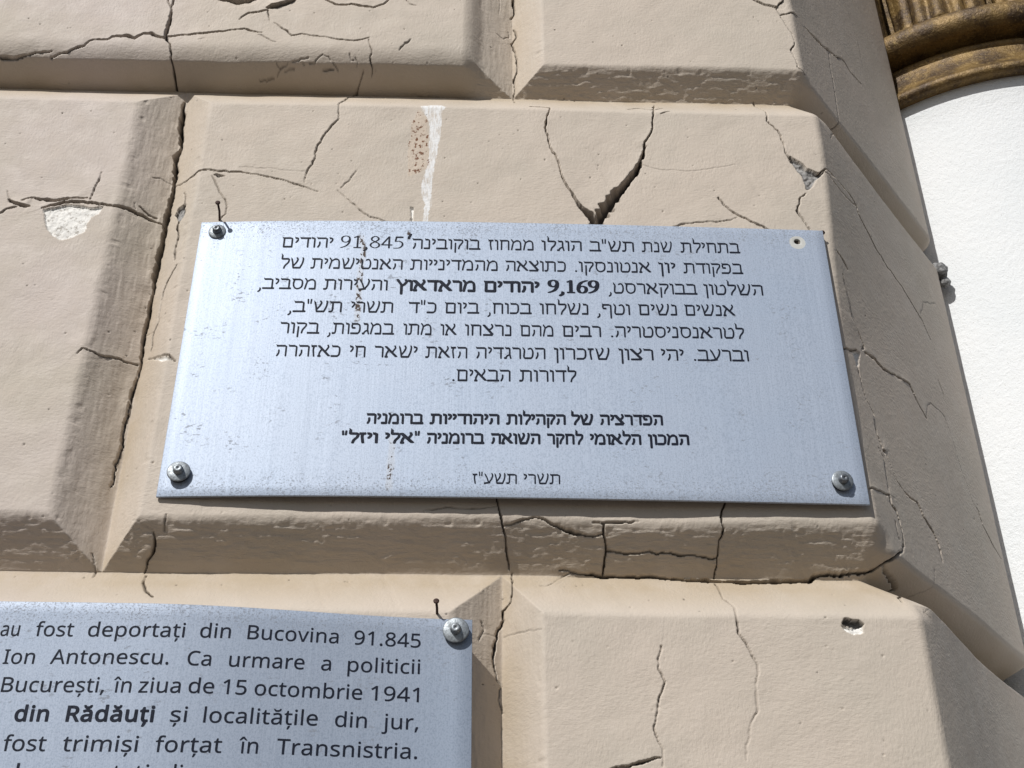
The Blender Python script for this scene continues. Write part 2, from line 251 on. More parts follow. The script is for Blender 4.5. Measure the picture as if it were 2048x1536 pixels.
HEB = {
'b"':[176,[[43,287,56,284,71,288,81,299,84,311,75,455,65,470,50,476,29,469,20,449,28,308,33,296,41,288],[107,287,122,284,134,288,143,296,148,308,156,452,149,467,131,476,111,470,100,452,92,311,97,296,107,287]]],
'b,':[120,[[14,-130,32,-130,47,-124,84,-91,103,-61,110,-31,113,8,105,23,74,50,56,51,40,38,36,26,39,8,30,-40,-5,-73,-12,-85,-14,-100,-10,-112,-1,-123,11,-129]]],
'b1':[240,[[53,-13,194,-13,207,-7,214,8,212,23,203,34,164,38,164,449,155,461,128,473,116,472,92,460,83,449,41,419,34,404,37,386,50,376,62,376,83,389,84,386,84,38,50,36,37,26,34,14,35,2,41,-7,53,-13]]],
'b6':[240,[[93,-13,119,-16,146,-14,188,2,207,17,218,32,237,80,244,119,243,158,235,194,219,224,191,248,158,263,122,268,89,266,110,326,142,377,176,404,246,446,245,459,227,470,203,472,182,467,113,429,79,404,58,380,40,350,9,269,0,209,-4,128,11,56,23,29,38,12,62,-3,92,-13],[119,26,104,35,94,50,76,131,97,209,106,221,119,228,139,215,152,197,161,167,164,131,161,98,150,62,138,38,122,25]]],
'b9':[240,[[15,-10,38,-12,59,-7,128,34,160,59,183,86,201,116,227,182,238,236,244,353,237,365,231,401,221,424,196,449,158,470,116,476,95,473,65,464,41,450,23,434,14,422,4,398,-4,356,-3,308,6,272,22,239,44,218,73,203,107,196,151,197,131,140,100,89,65,59,-6,14,-8,8,-4,-1,14,-10],[113,239,96,254,85,278,77,311,76,344,80,380,87,404,100,422,119,434,137,420,149,404,161,332,153,290,145,269,131,250,116,237]]],
'bא':[352,[[16,-25,89,-27,98,-24,107,-13,114,8,114,32,107,53,92,68,93,86,101,128,125,184,263,16,287,7,320,4,350,10,369,23,372,32,369,41,257,180,310,275,326,317,327,344,324,362,306,404,293,417,278,423,263,422,248,415,238,404,234,383,250,344,251,329,241,305,206,243,97,377,86,386,59,395,29,396,0,389,-17,377,-20,368,-17,359,71,248,33,161,22,125,15,65,5,53,-1,36,-1,2,5,-13,14,-24]]],
'bב':[320,[[11,-22,314,-23,323,-19,332,-7,339,20,334,50,323,67,302,74,300,335,293,350,278,366,237,386,224,401,47,402,32,410,23,408,16,401,14,389,25,365,29,332,37,317,47,310,224,311,226,77,224,71,8,69,-6,50,-11,23,-5,-4,8,-21]]],
'bד':[304,[[228,-19,254,-13,263,-4,269,8,270,305,272,309,302,310,315,323,323,353,316,386,308,398,296,403,41,403,29,409,17,409,8,401,6,389,14,371,17,332,32,311,194,308,194,14,203,-7,227,-19]]],
'bה':[328,[[280,-19,296,-17,308,-11,317,-1,322,14,322,332,317,350,299,369,269,386,260,398,251,403,41,403,26,410,14,407,7,398,6,389,17,365,22,329,29,317,38,310,246,308,246,14,255,-7,278,-19],[43,-13,68,-13,87,-1,117,59,133,104,137,152,133,215,125,231,107,242,92,243,77,239,65,228,59,215,59,119,18,23,23,2,41,-12]]],
'bו':[144,[[100,-19,116,-17,128,-11,137,-1,142,11,141,344,131,363,97,386,83,401,38,403,29,409,20,410,11,404,6,392,11,374,10,350,16,326,23,315,32,310,66,308,66,14,75,-7,98,-19]]],
'bז':[184,[[96,-19,110,-18,125,-11,134,0,138,14,115,218,114,257,119,290,125,311,155,313,168,323,178,347,177,374,170,395,155,407,41,400,32,408,20,410,11,404,6,395,9,377,6,344,10,326,19,311,29,305,44,305,39,263,39,215,62,11,74,-10,95,-19]]],
'bח':[336,[[72,-19,98,-13,109,-1,114,11,119,309,249,308,251,8,263,-11,284,-19,308,-14,323,2,326,17,326,338,320,352,307,365,269,386,254,402,47,403,32,410,22,407,15,398,15,386,22,371,24,335,41,308,38,11,50,-10,71,-19]]],
'bי':[136,[[42,158,62,158,79,167,120,227,136,266,140,323,132,356,116,374,93,386,77,402,38,403,23,410,11,404,6,395,11,374,10,350,14,329,29,311,62,309,65,305,57,269,19,209,14,197,20,173,41,158]]],
'bכ':[280,[[19,-22,188,-22,198,-16,209,1,239,26,259,59,271,107,278,176,276,257,269,308,258,335,245,353,197,385,182,402,47,403,32,410,22,407,15,398,15,386,22,371,24,335,31,320,41,311,182,310,188,306,194,293,199,269,202,209,196,119,190,89,183,74,179,71,17,69,3,53,-3,23,3,-4,17,-21]]],
'bל':[264,[[107,-25,133,-25,153,-10,170,65,178,89,239,176,258,209,274,263,278,332,273,350,262,368,215,401,92,403,92,500,80,515,59,524,44,557,29,562,20,557,14,545,25,509,18,488,14,359,20,341,56,310,200,309,202,305,199,272,188,236,119,136,97,86,82,5,89,-12,104,-24]]],
'bם':[336,[[63,-22,287,-23,298,-16,319,11,322,23,322,338,315,353,302,366,261,386,245,402,41,401,23,410,14,407,7,398,7,386,21,362,23,338,34,314,30,20,36,5,62,-22],[107,71,109,308,245,310,245,71,110,71]]],
'bמ':[360,[[155,-22,314,-23,326,-16,342,8,346,23,347,167,341,254,332,302,321,329,308,347,239,401,170,402,161,395,152,379,110,350,68,416,50,426,29,426,9,413,2,392,6,377,39,323,50,293,47,255,27,167,2,20,5,2,18,-13,35,-19,53,-17,68,-8,76,5,102,155,127,272,179,309,239,311,252,299,259,284,265,248,270,185,271,74,269,71,158,71,149,67,137,48,133,20,140,-7,152,-21]]],
'bן':[144,[[91,-145,107,-147,125,-141,137,-130,142,-115,141,350,131,371,119,379,98,385,83,401,38,403,23,410,11,404,6,395,11,374,10,350,14,329,29,311,66,308,66,-115,73,-133,89,-144]]],
'bנ':[216,[[19,-22,170,-23,184,-13,201,17,200,329,194,345,180,365,163,377,141,386,125,402,62,403,47,410,35,404,30,395,35,374,35,340,47,315,59,309,125,308,126,74,125,71,23,71,11,65,0,44,-2,17,4,-7,17,-21]]],
'bפ':[320,[[19,-22,221,-22,230,-16,239,0,271,32,287,57,302,110,310,173,308,242,300,296,291,326,274,350,257,365,221,385,206,402,56,403,41,410,30,407,23,398,22,389,30,368,13,305,11,269,28,206,37,191,68,170,137,169,146,172,156,185,162,203,162,224,158,242,149,257,140,262,89,263,86,281,91,308,206,310,219,302,226,281,234,191,225,110,218,86,209,73,17,69,3,53,-3,23,3,-4,17,-21]]],
'bץ':[288,[[123,-145,140,-147,155,-143,167,-132,173,-118,174,152,224,195,248,221,281,275,301,329,302,350,292,380,268,416,248,426,224,424,206,407,203,383,225,347,225,335,197,278,180,254,161,236,99,344,91,377,74,392,60,416,41,426,20,425,4,416,-5,398,-4,380,20,329,79,233,97,188,98,-115,105,-133,122,-145]]],
'bצ':[312,[[27,-22,269,-22,278,-16,285,-4,291,29,314,41,323,50,321,65,228,194,259,215,278,237,297,275,309,314,309,341,302,368,281,410,266,423,251,427,236,425,224,419,214,407,211,386,231,341,233,323,214,275,188,254,97,377,86,386,59,395,26,395,-4,387,-19,374,-17,359,188,74,188,71,32,71,23,68,10,50,5,20,12,-7,26,-22]]],
'bק':[304,[[59,-145,77,-147,95,-140,106,-127,110,-112,114,236,110,248,101,259,77,267,62,265,50,258,41,246,38,233,34,-115,41,-132,56,-144],[158,-10,182,-9,202,8,227,122,299,242,308,272,311,299,310,326,304,347,295,362,282,374,245,388,227,403,41,403,29,409,17,409,8,401,6,389,17,365,22,329,29,317,38,310,224,309,233,312,235,308,227,266,165,167,145,113,130,20,138,2,155,-9]]],
'bר':[272,[[228,-19,242,-18,257,-11,266,0,270,14,270,257,269,320,265,338,242,365,197,386,188,398,179,403,41,403,29,409,17,409,8,401,6,389,14,371,17,332,32,311,193,311,194,14,203,-7,227,-19]]],
'bש':[392,[[91,-22,281,-23,293,-17,314,8,367,170,384,257,390,329,388,368,374,407,360,422,344,427,326,425,312,416,303,401,303,386,312,362,314,344,306,245,287,164,254,71,134,71,134,82,210,209,239,290,245,323,245,353,236,379,215,412,200,424,179,427,161,420,149,406,147,383,168,347,169,329,151,263,119,198,82,368,71,380,53,388,41,408,26,409,16,401,14,392,18,374,12,362,10,347,43,194,63,26,77,-9,89,-21]]],
'bת':[360,[[11,-22,80,-21,116,20,129,44,135,65,140,110,143,309,270,311,271,8,281,-9,299,-18,320,-17,338,-6,346,14,347,326,342,344,326,362,277,386,268,398,257,403,47,403,32,410,19,404,14,389,22,371,22,347,28,326,41,311,66,308,65,146,59,73,11,70,0,62,-7,48,-10,29,-9,8,-2,-10,8,-21]]],
'r"':[176,[[48,290,59,288,68,293,76,311,68,452,60,467,47,472,33,464,28,449,36,308,47,291],[112,290,128,290,135,296,140,308,148,449,143,464,131,472,116,467,108,452,100,311,103,299,110,291]]],
"r'":[88,[[32,368,44,373,51,386,52,416,76,548,72,566,59,576,47,573,38,562,21,470,12,452,13,386,19,374,29,368]]],
'r,':[120,[[17,-118,35,-116,56,-99,78,-76,89,-55,98,5,80,38,68,48,53,44,45,32,45,17,53,-1,45,-43,2,-88,3,-106,14,-117]]],
'r.':[120,[[43,-1,56,-4,68,-2,85,14,88,26,85,41,68,58,44,58,27,41,26,17,41,0]]],
'r1':[240,[[49,-4,194,-6,203,-1,208,8,206,20,197,29,143,32,143,449,134,462,125,466,116,464,47,415,40,404,43,389,56,382,101,411,105,410,105,32,50,29,40,14,47,-3]]],
'r4':[240,[[160,2,176,2,187,11,187,113,230,115,237,122,240,131,237,143,230,149,187,152,187,449,182,455,170,459,155,457,146,449,8,146,9,125,20,115,149,113,149,11,158,3],[47,150,149,374,149,152,50,150]]],
'r5':[240,[[24,2,98,2,131,8,149,16,182,47,210,98,221,137,222,179,215,218,202,242,179,269,146,289,116,294,74,290,86,404,206,406,215,417,218,434,213,452,203,460,71,460,62,455,56,446,38,269,47,257,56,254,71,263,116,272,128,270,146,258,163,239,177,215,183,191,184,152,178,116,167,89,148,56,131,38,104,26,23,22,15,17,13,11,23,2]]],
'r8':[240,[[107,-1,140,0,158,7,182,24,203,45,218,68,227,110,223,152,207,191,185,215,143,248,182,287,202,317,210,350,206,392,197,413,171,443,149,459,122,467,92,460,68,443,44,414,33,392,27,344,34,308,59,278,97,248,50,209,32,189,16,155,10,116,17,80,33,53,70,17,107,-1],[119,20,91,38,68,62,54,83,48,116,54,152,68,182,85,200,122,228,162,194,178,173,187,137,189,110,185,83,170,56,149,35,122,19],[119,269,92,289,74,308,68,323,65,347,68,377,78,404,100,431,119,444,139,431,160,407,169,389,173,362,169,332,161,314,119,269]]],
'r9':[240,[[21,-1,35,-3,47,1,113,41,152,74,187,131,210,197,219,254,223,335,223,353,216,362,211,398,202,419,187,437,161,456,137,465,107,466,83,459,60,446,40,428,29,410,21,383,17,344,18,308,35,254,46,236,64,221,95,207,122,204,146,209,176,228,173,201,152,140,127,95,94,62,16,14,14,5,20,0],[113,227,87,239,71,260,58,299,55,344,59,383,70,413,92,434,119,445,143,435,167,410,175,386,182,332,173,287,161,260,137,234,116,226]]],
'rא':[352,[[20,-10,89,-11,100,-1,104,17,101,38,92,50,76,53,79,89,91,143,122,214,277,23,293,16,317,14,338,18,350,26,350,38,236,179,287,262,310,314,313,332,309,359,293,398,284,408,266,410,251,397,250,383,265,347,266,326,246,284,206,216,75,377,59,384,35,386,14,382,2,374,2,362,89,254,42,143,35,107,30,53,17,48,10,35,9,11,17,-8]]],
'rב':[320,[[9,-4,17,-7,311,-7,321,-1,328,23,323,47,314,55,287,56,286,326,281,342,261,362,230,376,218,387,50,387,38,404,29,406,23,401,21,386,36,356,40,335,50,325,215,325,224,328,239,320,241,59,239,55,14,55,5,47,0,29,1,11,8,-3]]],
'rג':[216,[[20,-10,71,-11,80,-7,87,11,87,32,110,74,125,91,149,101,174,2,185,-6,197,-7,209,0,215,14,187,161,188,314,180,356,172,368,146,387,65,387,57,401,50,406,41,403,36,392,56,329,65,325,141,323,142,149,107,134,89,122,71,98,44,51,23,51,14,44,8,17,17,-8]]],
'rד':[304,[[229,-7,245,-3,255,14,255,323,296,325,304,329,312,350,308,377,296,387,41,387,32,402,20,405,13,398,12,389,24,365,27,338,36,326,209,323,209,14,215,0,227,-7]]],
'rה':[328,[[281,-7,299,-2,307,14,307,332,302,347,251,386,41,386,30,404,18,404,12,389,28,356,32,335,41,326,254,327,261,323,261,14,266,2,278,-6],[46,-1,62,-2,76,8,104,65,118,107,122,152,119,212,113,224,101,231,83,227,74,215,76,149,73,116,33,23,35,11,44,0]]],
'rו':[144,[[101,-7,119,-2,127,14,126,344,119,356,89,376,80,386,41,387,32,402,23,406,15,401,12,392,26,332,35,325,80,326,81,323,81,14,86,2,98,-6]]],
'rז':[184,[[97,-7,113,-3,123,14,100,218,99,257,104,290,113,326,152,329,161,334,167,350,167,371,161,386,152,391,41,384,33,401,23,406,15,401,12,392,18,368,16,350,20,331,29,322,62,323,63,320,54,260,57,185,78,11,84,-1,95,-7]]],
'rח':[336,[[73,-7,89,-3,99,14,104,325,254,327,264,323,265,14,272,-1,284,-7,299,-4,308,5,311,17,311,335,306,347,296,357,263,375,251,386,50,387,35,406,26,404,21,398,20,389,32,365,36,335,44,326,56,323,53,14,59,0,71,-7]]],
'rט':[336,[[81,-4,89,-7,251,-6,290,36,304,59,317,101,324,152,327,200,323,260,313,302,299,334,278,362,257,378,233,384,209,378,168,353,161,335,167,320,185,313,236,336,253,320,266,296,277,254,281,200,274,125,263,80,245,55,92,55,85,68,83,98,99,266,97,308,83,344,65,368,51,377,41,401,29,406,21,398,20,389,29,365,26,345,47,314,53,287,37,101,39,62,50,32,80,-3]]],
'rי':[136,[[45,170,56,169,68,175,107,233,121,269,125,323,122,344,110,362,86,375,74,387,41,387,32,402,23,406,15,401,12,392,26,332,35,325,77,327,79,320,79,293,73,269,30,197,32,181,44,170]]],
'rכ':[280,[[17,-4,26,-7,185,-7,193,-1,200,11,231,38,245,62,256,107,263,176,262,242,257,293,250,320,234,344,191,374,179,386,50,387,35,406,26,404,21,398,21,386,32,365,34,341,44,326,182,326,200,313,207,302,213,272,217,194,208,101,200,75,191,63,179,55,20,54,12,44,8,26,10,8,17,-4]]],
'rל':[264,[[110,-13,128,-14,140,-4,153,59,165,95,227,182,245,215,259,266,263,332,257,350,249,362,209,387,77,387,78,494,71,506,58,512,42,551,32,558,24,554,20,545,35,500,29,359,35,344,59,325,206,325,215,328,217,323,214,272,203,233,133,131,112,83,97,8,100,-4,110,-13]]],
'rם':[336,[[61,-4,68,-7,284,-7,291,-4,305,14,307,335,302,347,290,358,254,375,245,385,44,386,29,405,20,405,13,398,13,386,32,356,36,335,48,323,45,23,47,14,59,-2],[92,55,95,324,239,325,248,328,260,323,261,56,95,55]]],
'rמ':[360,[[37,-7,53,-3,62,11,86,155,111,275,176,324,239,328,267,302,278,263,286,164,285,56,158,55,146,39,145,11,152,-3,161,-7,311,-7,323,2,331,23,332,143,328,236,322,284,313,314,298,338,278,357,236,386,173,386,161,370,104,329,55,410,35,415,20,403,19,383,53,328,65,293,62,254,41,164,17,17,22,2,35,-7]]],
'rן':[144,[[94,-133,104,-135,116,-132,127,-115,126,350,122,361,113,368,92,374,77,387,41,387,32,402,23,406,15,401,12,392,26,332,35,325,80,326,81,323,81,-112,84,-124,92,-132]]],
'rנ':[216,[[17,-4,26,-7,170,-7,179,1,187,23,187,257,183,335,167,358,134,375,125,385,65,387,57,401,50,406,41,403,36,392,45,365,46,341,53,328,62,325,119,325,128,328,140,317,141,59,140,55,20,54,12,44,8,26,10,8,17,-4]]],
'rס':[336,[[153,-4,173,-6,197,-3,236,14,275,42,302,80,317,131,323,200,320,263,310,308,302,326,287,345,239,374,227,386,41,386,32,402,20,405,13,398,12,389,28,356,31,338,38,327,52,323,41,260,37,209,41,149,50,104,67,65,91,32,116,11,152,-4],[167,41,146,47,123,65,102,98,91,131,84,170,83,224,99,320,101,325,230,327,260,306,272,272,277,203,269,128,257,94,242,75,203,49,170,41]]],
'rע':[320,[[18,-13,26,-15,200,17,211,26,216,44,213,68,250,128,277,182,289,221,302,278,307,326,304,356,284,403,275,412,266,415,254,413,242,398,242,386,261,338,259,302,249,251,228,185,173,91,132,236,105,305,75,365,59,377,49,401,41,406,31,401,28,389,37,365,33,356,34,344,83,239,132,68,20,46,11,35,8,20,10,2,17,-12]]],
'rף':[304,[[246,-133,257,-135,269,-131,276,-124,279,-112,279,245,276,341,254,361,212,377,203,386,50,387,38,404,29,406,23,401,20,392,32,362,22,299,22,269,40,212,65,194,131,194,140,203,144,221,141,242,131,254,74,255,67,281,74,325,200,325,209,329,227,323,233,317,233,-112,236,-124,245,-132]]],
'rפ':[320,[[17,-4,26,-7,218,-7,258,38,272,59,285,98,294,161,294,224,286,293,276,323,261,344,242,359,215,374,203,386,59,387,44,405,35,405,29,398,28,389,40,365,40,353,27,302,26,269,33,236,47,200,71,185,137,185,145,191,151,203,150,230,140,246,80,247,77,250,71,281,80,324,206,326,229,311,238,293,247,239,249,179,236,95,227,74,212,57,20,54,12,44,8,26,10,8,17,-4]]],
'rצ':[312,[[25,-4,32,-7,263,-7,275,1,280,17,279,38,299,47,303,59,206,197,238,215,258,233,278,266,291,302,295,329,291,353,268,404,260,412,251,415,239,413,230,406,225,395,227,383,249,332,246,314,237,287,218,259,179,236,75,377,59,384,35,386,14,382,2,374,2,362,222,56,29,54,20,45,16,29,17,11,23,-2]]],
'rק':[304,[[62,-133,74,-135,83,-132,92,-124,95,-112,99,233,92,249,77,255,59,248,53,233,49,-112,52,-124,62,-133],[161,2,176,2,189,14,201,86,214,128,286,248,296,302,290,344,272,365,236,377,227,386,41,386,32,402,20,405,13,398,12,389,28,356,32,335,41,326,224,325,233,330,248,323,250,293,242,263,180,164,164,125,145,26,149,11,158,3]]],
'rר':[272,[[229,-7,245,-3,255,14,255,257,254,317,250,335,233,355,191,375,179,386,41,387,32,402,20,405,13,398,12,389,24,365,27,338,35,327,176,325,185,328,208,314,209,14,215,0,227,-7]]],
'rש':[392,[[89,-4,98,-7,281,-7,299,11,346,149,366,239,375,356,368,386,353,411,344,415,332,414,323,408,318,398,318,386,327,365,329,344,321,245,308,182,266,55,122,55,120,59,119,86,188,197,209,245,224,293,230,323,230,350,223,374,203,405,194,413,182,415,170,410,163,401,163,383,184,344,182,314,155,233,110,156,95,245,70,359,65,368,51,377,38,404,29,406,23,401,20,389,29,365,25,350,57,197,77,29,89,-4]]],
'rת':[360,[[305,-7,323,-2,331,14,332,326,327,341,308,358,269,376,257,387,50,387,38,404,26,404,20,389,32,365,33,344,38,332,47,325,81,323,79,113,75,74,68,57,14,55,5,47,0,23,7,-1,17,-7,77,-5,105,29,116,50,125,113,128,325,257,325,263,328,285,317,285,14,290,2,302,-6]]]
}
LAT = {
'bR':[211,[[25,-7,30,-9,60,-9,66,-7,69,-4,70,83,72,85,99,85,101,83,152,-4,156,-8,162,-10,195,-9,201,-7,203,-4,204,2,203,5,146,98,160,107,174,121,183,137,186,152,187,164,186,179,182,194,176,206,169,215,156,225,144,231,132,234,111,238,30,238,25,236,23,233,22,2,24,-6],[72,129,70,131,70,194,93,194,111,193,126,188,132,184,136,176,138,161,136,149,133,143,129,138,120,132,111,130,75,129]]],
'bd':[209,[[68,-10,89,-13,107,-11,122,-6,137,3,140,-6,146,-9,173,-9,179,-4,180,2,179,245,176,251,173,253,140,253,133,248,132,176,131,173,116,181,98,184,89,185,65,181,47,173,32,160,18,140,11,116,8,86,11,56,17,35,32,11,47,-2,65,-10],[83,31,71,38,66,44,61,53,57,68,57,83,58,104,61,116,66,128,74,136,83,141,92,142,107,141,119,134,124,128,128,119,131,104,133,86,131,62,128,50,125,43,116,35,107,31,95,30,86,31]]],
'bi':[94,[[21,-7,27,-9,57,-9,62,-7,65,-1,65,173,62,179,57,181,24,181,21,179,18,173,19,-4],[42,191,54,194,60,199,65,206,68,218,65,230,60,239,51,244,42,246,30,243,23,239,18,231,16,218,17,209,22,200,30,194,39,191]]],
'bn':[210,[[21,-7,26,-9,56,-9,62,-7,64,-4,65,89,66,107,69,119,74,129,80,136,92,140,107,142,116,141,125,137,130,131,134,122,135,110,136,-4,138,-7,143,-9,173,-9,179,-6,182,2,182,110,180,131,174,152,161,168,149,177,133,182,110,185,86,181,71,175,62,169,56,179,53,181,26,181,20,178,18,170,18,2,20,-6]]],
'bu':[210,[[65,-10,87,-13,102,-12,120,-7,135,1,138,-1,141,-7,147,-9,171,-9,177,-7,179,-4,180,2,180,173,178,179,174,181,141,181,136,179,134,176,133,83,133,71,129,53,125,44,117,36,108,32,93,30,81,31,75,33,69,38,65,50,63,62,63,176,57,181,51,181,24,181,19,179,17,176,16,59,19,32,26,17,30,10,38,2,48,-5,63,-10]]],
'bă':[191,[[49,-10,68,-13,89,-11,104,-7,122,5,125,-4,131,-9,155,-9,160,-7,162,-4,163,2,163,116,162,137,155,155,149,164,143,170,131,177,113,183,89,185,77,183,47,176,29,168,25,164,24,161,26,155,34,134,38,131,44,130,74,141,92,142,101,141,110,137,114,131,116,125,116,113,71,110,47,104,29,95,15,80,8,65,5,50,6,35,10,23,14,14,23,3,35,-5,47,-10],[65,31,59,34,56,38,54,47,55,56,62,65,71,69,83,72,116,74,115,56,112,47,107,41,98,34,89,31,77,29,68,30],[68,188,89,185,101,186,118,191,128,196,137,205,145,218,149,236,148,242,146,245,140,247,119,246,114,242,111,233,107,229,98,227,86,227,71,230,68,233,66,242,62,246,41,247,35,245,32,242,31,236,33,224,39,209,50,197,59,191,68,188]]],
'bț':[127,[[42,-78,46,-80,64,-80,70,-78,83,-60,96,-33,99,-21,97,-14,95,-12,114,-6,117,-3,118,3,118,24,115,30,109,33,88,29,76,31,69,39,67,51,67,138,70,141,106,141,112,142,115,145,117,150,117,174,115,177,109,181,70,181,67,183,67,213,64,218,58,221,40,221,34,218,22,183,-1,171,-4,165,-4,150,-2,144,4,141,19,140,20,138,20,51,21,36,23,24,29,12,36,3,43,-3,56,-9,56,-12,52,-18,48,-39,39,-66,40,-76]]],
'r,':[88,[[12,-42,33,-43,36,-40,59,18,63,33,60,38,30,39,27,36,12,-39]]],
'r.':[88,[[38,-5,49,-5,55,-2,61,4,64,10,64,19,62,31,56,37,49,39,37,40,31,37,25,32,22,25,22,13,25,4,31,-2,37,-5]]],
'r1':[185,[[86,-1,115,-1,115,2,115,230,90,230,28,182,28,179,43,161,46,162,85,194,85,2]]],
'r4':[185,[[116,-1,144,-1,146,50,177,51,179,53,179,77,177,79,147,79,145,80,145,230,144,232,117,232,112,230,6,77,5,53,9,50,114,50,115,47,115,2],[39,79,38,80,105,176,114,190,116,185,115,80,114,79,42,79]]],
'r5':[185,[[66,-4,97,-4,112,-1,127,5,139,13,148,21,156,32,162,44,166,59,167,74,166,86,163,98,157,110,148,121,140,128,130,133,115,139,88,142,55,140,60,200,61,202,148,202,150,203,151,206,151,227,148,231,33,230,24,122,25,120,40,111,61,114,79,115,97,114,109,111,121,104,124,101,129,95,133,83,135,68,131,50,124,38,117,32,109,28,91,23,70,23,49,26,37,30,22,37,19,36,19,11,20,8,37,1,64,-4]]],
'r8':[185,[[83,-4,105,-4,120,-1,132,3,141,8,152,17,160,26,164,35,168,47,169,59,168,71,162,87,150,102,121,122,144,138,151,146,156,155,161,167,161,176,161,188,157,200,152,209,138,222,126,228,105,233,78,233,66,230,48,223,39,217,31,209,26,200,22,188,22,170,27,152,36,139,45,131,57,122,58,119,45,111,33,101,21,86,15,71,14,59,15,47,18,35,25,23,30,16,39,9,51,3,63,-1,81,-4],[75,23,63,27,56,32,51,38,46,50,45,65,49,77,58,89,70,98,87,106,111,96,126,86,135,74,138,59,137,50,134,41,127,32,120,27,105,22,93,21,78,22],[87,137,69,147,57,158,53,170,54,186,57,194,63,199,72,205,90,208,102,207,111,205,120,200,126,194,129,188,131,176,129,164,123,154,114,145,93,134,90,135]]],
'r9':[185,[[50,-4,78,-4,93,-1,108,4,126,14,138,25,151,44,156,56,163,77,167,104,168,131,167,149,162,176,153,197,145,209,129,223,111,231,90,234,75,233,63,230,51,225,39,216,32,209,24,197,19,185,16,170,15,155,16,140,18,128,23,116,30,107,45,94,57,88,69,85,84,84,99,86,117,92,126,98,135,108,136,107,135,89,128,65,120,48,107,35,96,28,75,22,54,22,33,25,31,23,31,2,32,-1,48,-4],[84,110,75,111,63,115,56,122,51,129,47,143,45,155,47,170,51,185,57,194,66,201,78,206,96,206,111,201,120,194,125,188,134,170,137,149,136,143,132,133,126,125,120,119,105,112,87,109]]],
'rA':[207,[[-1,-1,30,-1,56,66,59,69,146,69,173,1,176,-2,205,-1,205,2,116,231,92,231,88,230,-1,0],[71,98,69,101,93,164,101,190,104,188,135,101,134,98,74,98]]],
'rB':[210,[[30,-1,111,-2,141,2,153,6,165,12,175,20,183,29,189,41,192,53,193,65,190,86,186,95,175,107,165,114,151,119,148,122,162,128,173,137,180,149,184,164,185,173,183,191,175,206,162,218,144,225,123,229,96,231,30,230,30,2],[63,26,61,29,61,104,63,106,105,106,126,104,144,97,153,89,158,74,158,59,154,47,147,37,138,31,123,27,66,26],[63,133,61,137,61,200,63,203,117,202,129,199,138,195,147,188,151,179,152,170,151,158,147,149,141,142,132,137,120,134,66,133]]],
'rC':[205,[[118,-4,136,-4,157,-3,184,4,185,8,185,32,184,33,148,25,130,24,115,25,97,29,86,35,78,41,67,54,61,66,56,80,52,98,52,113,54,140,58,155,67,174,79,188,97,199,118,205,139,205,157,202,181,193,182,194,194,218,193,220,175,227,154,232,130,234,112,233,97,230,85,226,68,218,49,202,37,188,26,164,21,146,18,116,19,92,23,71,30,53,39,35,52,21,67,9,85,1,103,-3,118,-4]]],
'rI':[111,[[12,-1,96,-1,97,17,72,24,70,26,70,203,72,205,97,212,97,227,96,231,12,230,12,211,36,205,38,203,38,26,36,23,12,18,11,2]]],
'rT':[180,[[74,-1,104,-1,105,2,105,200,107,202,176,203,175,230,2,230,2,203,71,202,73,200,73,2]]],
'ra':[182,[[61,-4,86,-3,101,1,113,8,125,20,128,19,133,-1,155,-1,155,116,154,134,148,152,140,162,128,170,110,175,92,176,80,176,53,170,33,161,41,139,44,138,74,149,89,150,101,150,110,147,116,143,120,137,124,125,125,107,122,105,71,102,50,96,32,86,23,78,17,66,13,47,15,35,20,20,26,11,34,5,44,0,59,-4],[65,22,53,29,50,32,46,41,47,56,51,65,56,70,68,77,83,80,122,82,125,80,123,53,119,43,112,35,101,26,89,22,68,22]]],
'rb':[199,[[101,-4,122,-4,134,0,146,5,158,15,165,23,172,35,178,53,180,68,181,86,179,113,173,134,160,155,146,166,128,174,107,176,86,173,74,168,56,153,57,245,26,245,26,-1,48,-1,53,16,56,19,65,10,74,3,86,-2,98,-4],[95,23,86,24,76,29,66,41,62,50,58,65,57,86,58,101,62,125,65,132,71,139,83,147,92,149,104,150,116,148,128,143,138,134,144,122,147,107,149,86,148,68,144,53,138,38,129,29,119,24,104,22,98,22]]],
'rc':[156,[[89,-4,116,-3,128,-1,141,5,142,8,142,29,141,32,140,32,116,25,98,23,80,25,68,31,57,44,51,59,49,74,49,101,53,119,59,130,68,140,77,145,86,148,98,149,116,147,134,141,136,143,144,164,144,167,131,172,116,175,98,177,83,175,68,172,56,167,47,161,35,149,27,137,21,122,18,107,16,86,17,65,21,47,26,35,34,23,44,12,56,4,68,0,89,-4]]],
'rd':[199,[[84,-4,98,-4,113,-1,128,7,140,18,143,17,146,1,148,-1,170,-2,172,2,172,242,170,245,143,245,140,242,140,176,141,158,140,155,126,167,113,173,104,175,89,177,71,174,52,167,38,155,24,134,18,113,16,86,18,59,25,35,35,20,50,6,68,-2,83,-4],[86,23,80,23,68,29,60,38,54,50,49,68,48,86,50,104,53,119,59,131,68,142,80,148,92,150,107,149,122,143,130,134,136,122,139,104,141,83,139,62,136,47,131,38,122,29,110,24,89,22]]],
're':[183,[[93,-4,113,-4,131,-2,158,7,158,33,155,33,131,25,113,23,89,24,74,29,62,38,55,50,50,65,49,77,50,78,164,79,165,80,166,83,165,113,163,125,157,140,152,149,143,159,131,168,122,172,110,175,95,177,80,175,65,171,53,165,41,155,33,146,27,137,21,122,17,104,16,86,17,68,21,50,27,35,35,23,44,14,58,5,71,0,92,-4],[53,104,50,107,51,116,56,128,62,137,73,146,83,149,92,150,110,148,122,140,129,128,133,113,133,107,131,104,56,104]]],
